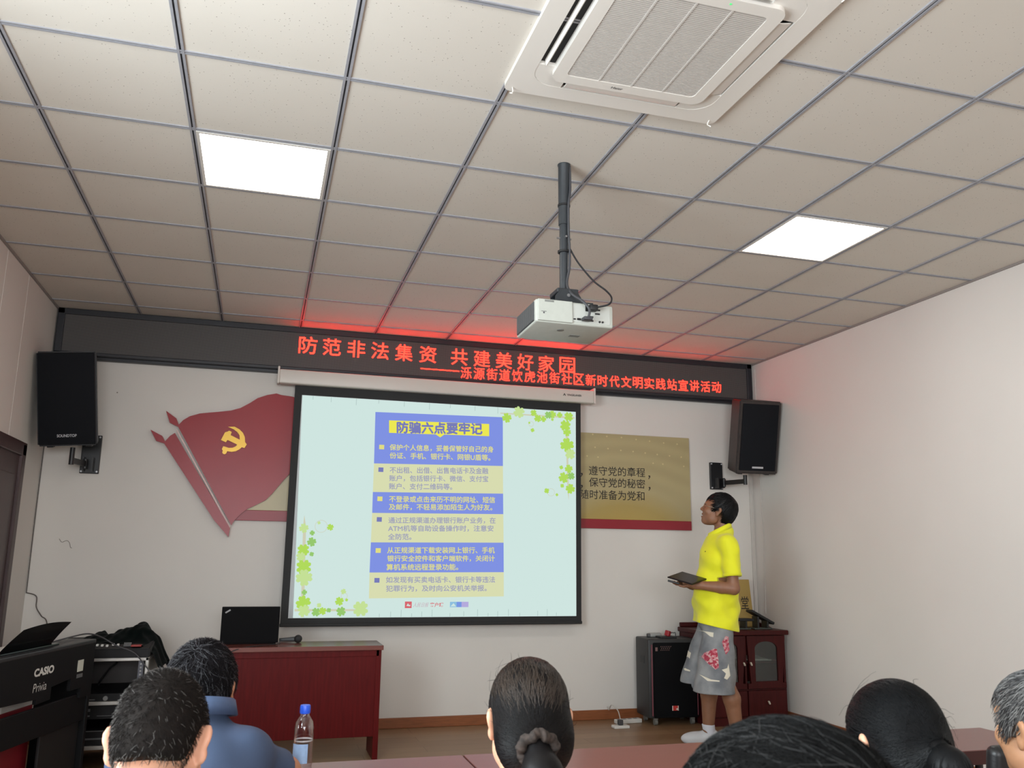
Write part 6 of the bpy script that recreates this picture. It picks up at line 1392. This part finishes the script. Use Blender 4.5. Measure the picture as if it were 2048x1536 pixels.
tail = s_union([s_cap(PT(M, (0.0, -0.112, 0.0)), PT(M, (0.004, -0.138, -0.022)), 0.022, 0.030), (s_cap(PT(M, (0.004, -0.138, -0.022)), PT(M, (0.006, -0.158, -0.130)), 0.031, 0.036), 0.02), (s_cap(PT(M, (0.006, -0.158, -0.130)), PT(M, (0.0, -0.145, -0.290)), 0.038, 0.018), 0.02)])
c_ = PT(M, (0, -0.15, -0.16)); organic('ponytail', tail, c_-0.22, c_+0.22, 0.004, M_hE, hr)
rt_ = surf_points(tail, PT(M, (0.004, -0.150, -0.07)), 0.05, 1600, lambda p: loc_s(M, p)[:, 2] > -0.20)
strands('tail_locks', tail, rt_, lambda p: np.tile(np.array([[0, 0.05, -1.0]]), (len(p), 1)), 0.07+0.04*RNG.random(len(rt_)), 0.0008, M_hE, hr, seg=6, lift=0.02, jit=0.15, wave=0.15)

# --- person with short grey hair at the right edge
M_hF = hair_mat('hair_grey', (88, 87, 86), 0.5, 0.3); M_hFd = hair_mat('hair_iron', (58, 58, 60), 0.45, 0.25); M_hFl = hair_mat('hair_pale_grey', (136, 135, 133), 0.45, 0.15); M_skF = skin_mat('skin_aged', (188, 140, 106))
P, M = seated('elderly person with short grey hair in a maroon top at the right edge', (1.662, 1.558, 0.955), math.radians(-4), M_skF, mat('top_maroon', (84, 46, 46), 0.85, noise=0.5, nscale=45), dict(wide=1.0, jaw=1.05, out=0.4), scale=0.97, sh_w=0.16)
cutF = s_union([s_box((0, 0.130, -0.05), (0.13, 0.085, 0.115), rad=0.02), (s_box((0, 0.036, -0.115), (0.13, 0.060, 0.10), rad=0.015), 0.01), (s_box((0, -0.05, -0.178), (0.13, 0.09, 0.08), rad=0.02), 0.01), (s_ell((-0.088, -0.006, -0.024), (0.030, 0.024, 0.040)), 0.006), (s_ell((0.088, -0.006, -0.024), (0.030, 0.024, 0.040)), 0.006)], 0.008)
hr, fld, _h = headhair(P, M, 0.0120, [], cutF, M_hF, 0.004)
def okF(p): return cutF(loc_s(M, p)) > 0.001
rt_ = surf_points(fld, PT(M, (0, -0.01, 0.03)), 0.11, 3000, okF)
for nm, mm, a, b in (('hair_locks', M_hF, 0.0, 0.45), ('dark_locks', M_hFd, 0.45, 0.75), ('pale_locks', M_hFl, 0.75, 1.0)):
    u = np.linspace(0, 1, len(rt_)); sel = (u >= a) & (u < b)
    strands(nm, fld, rt_[sel], whorl_out(M, (0.0, -0.06, 0.10)), 0.026+0.010*RNG.random(sel.sum()), 0.0013, mm, hr, seg=6, lift=0.05, jit=0.14, wave=0.12)
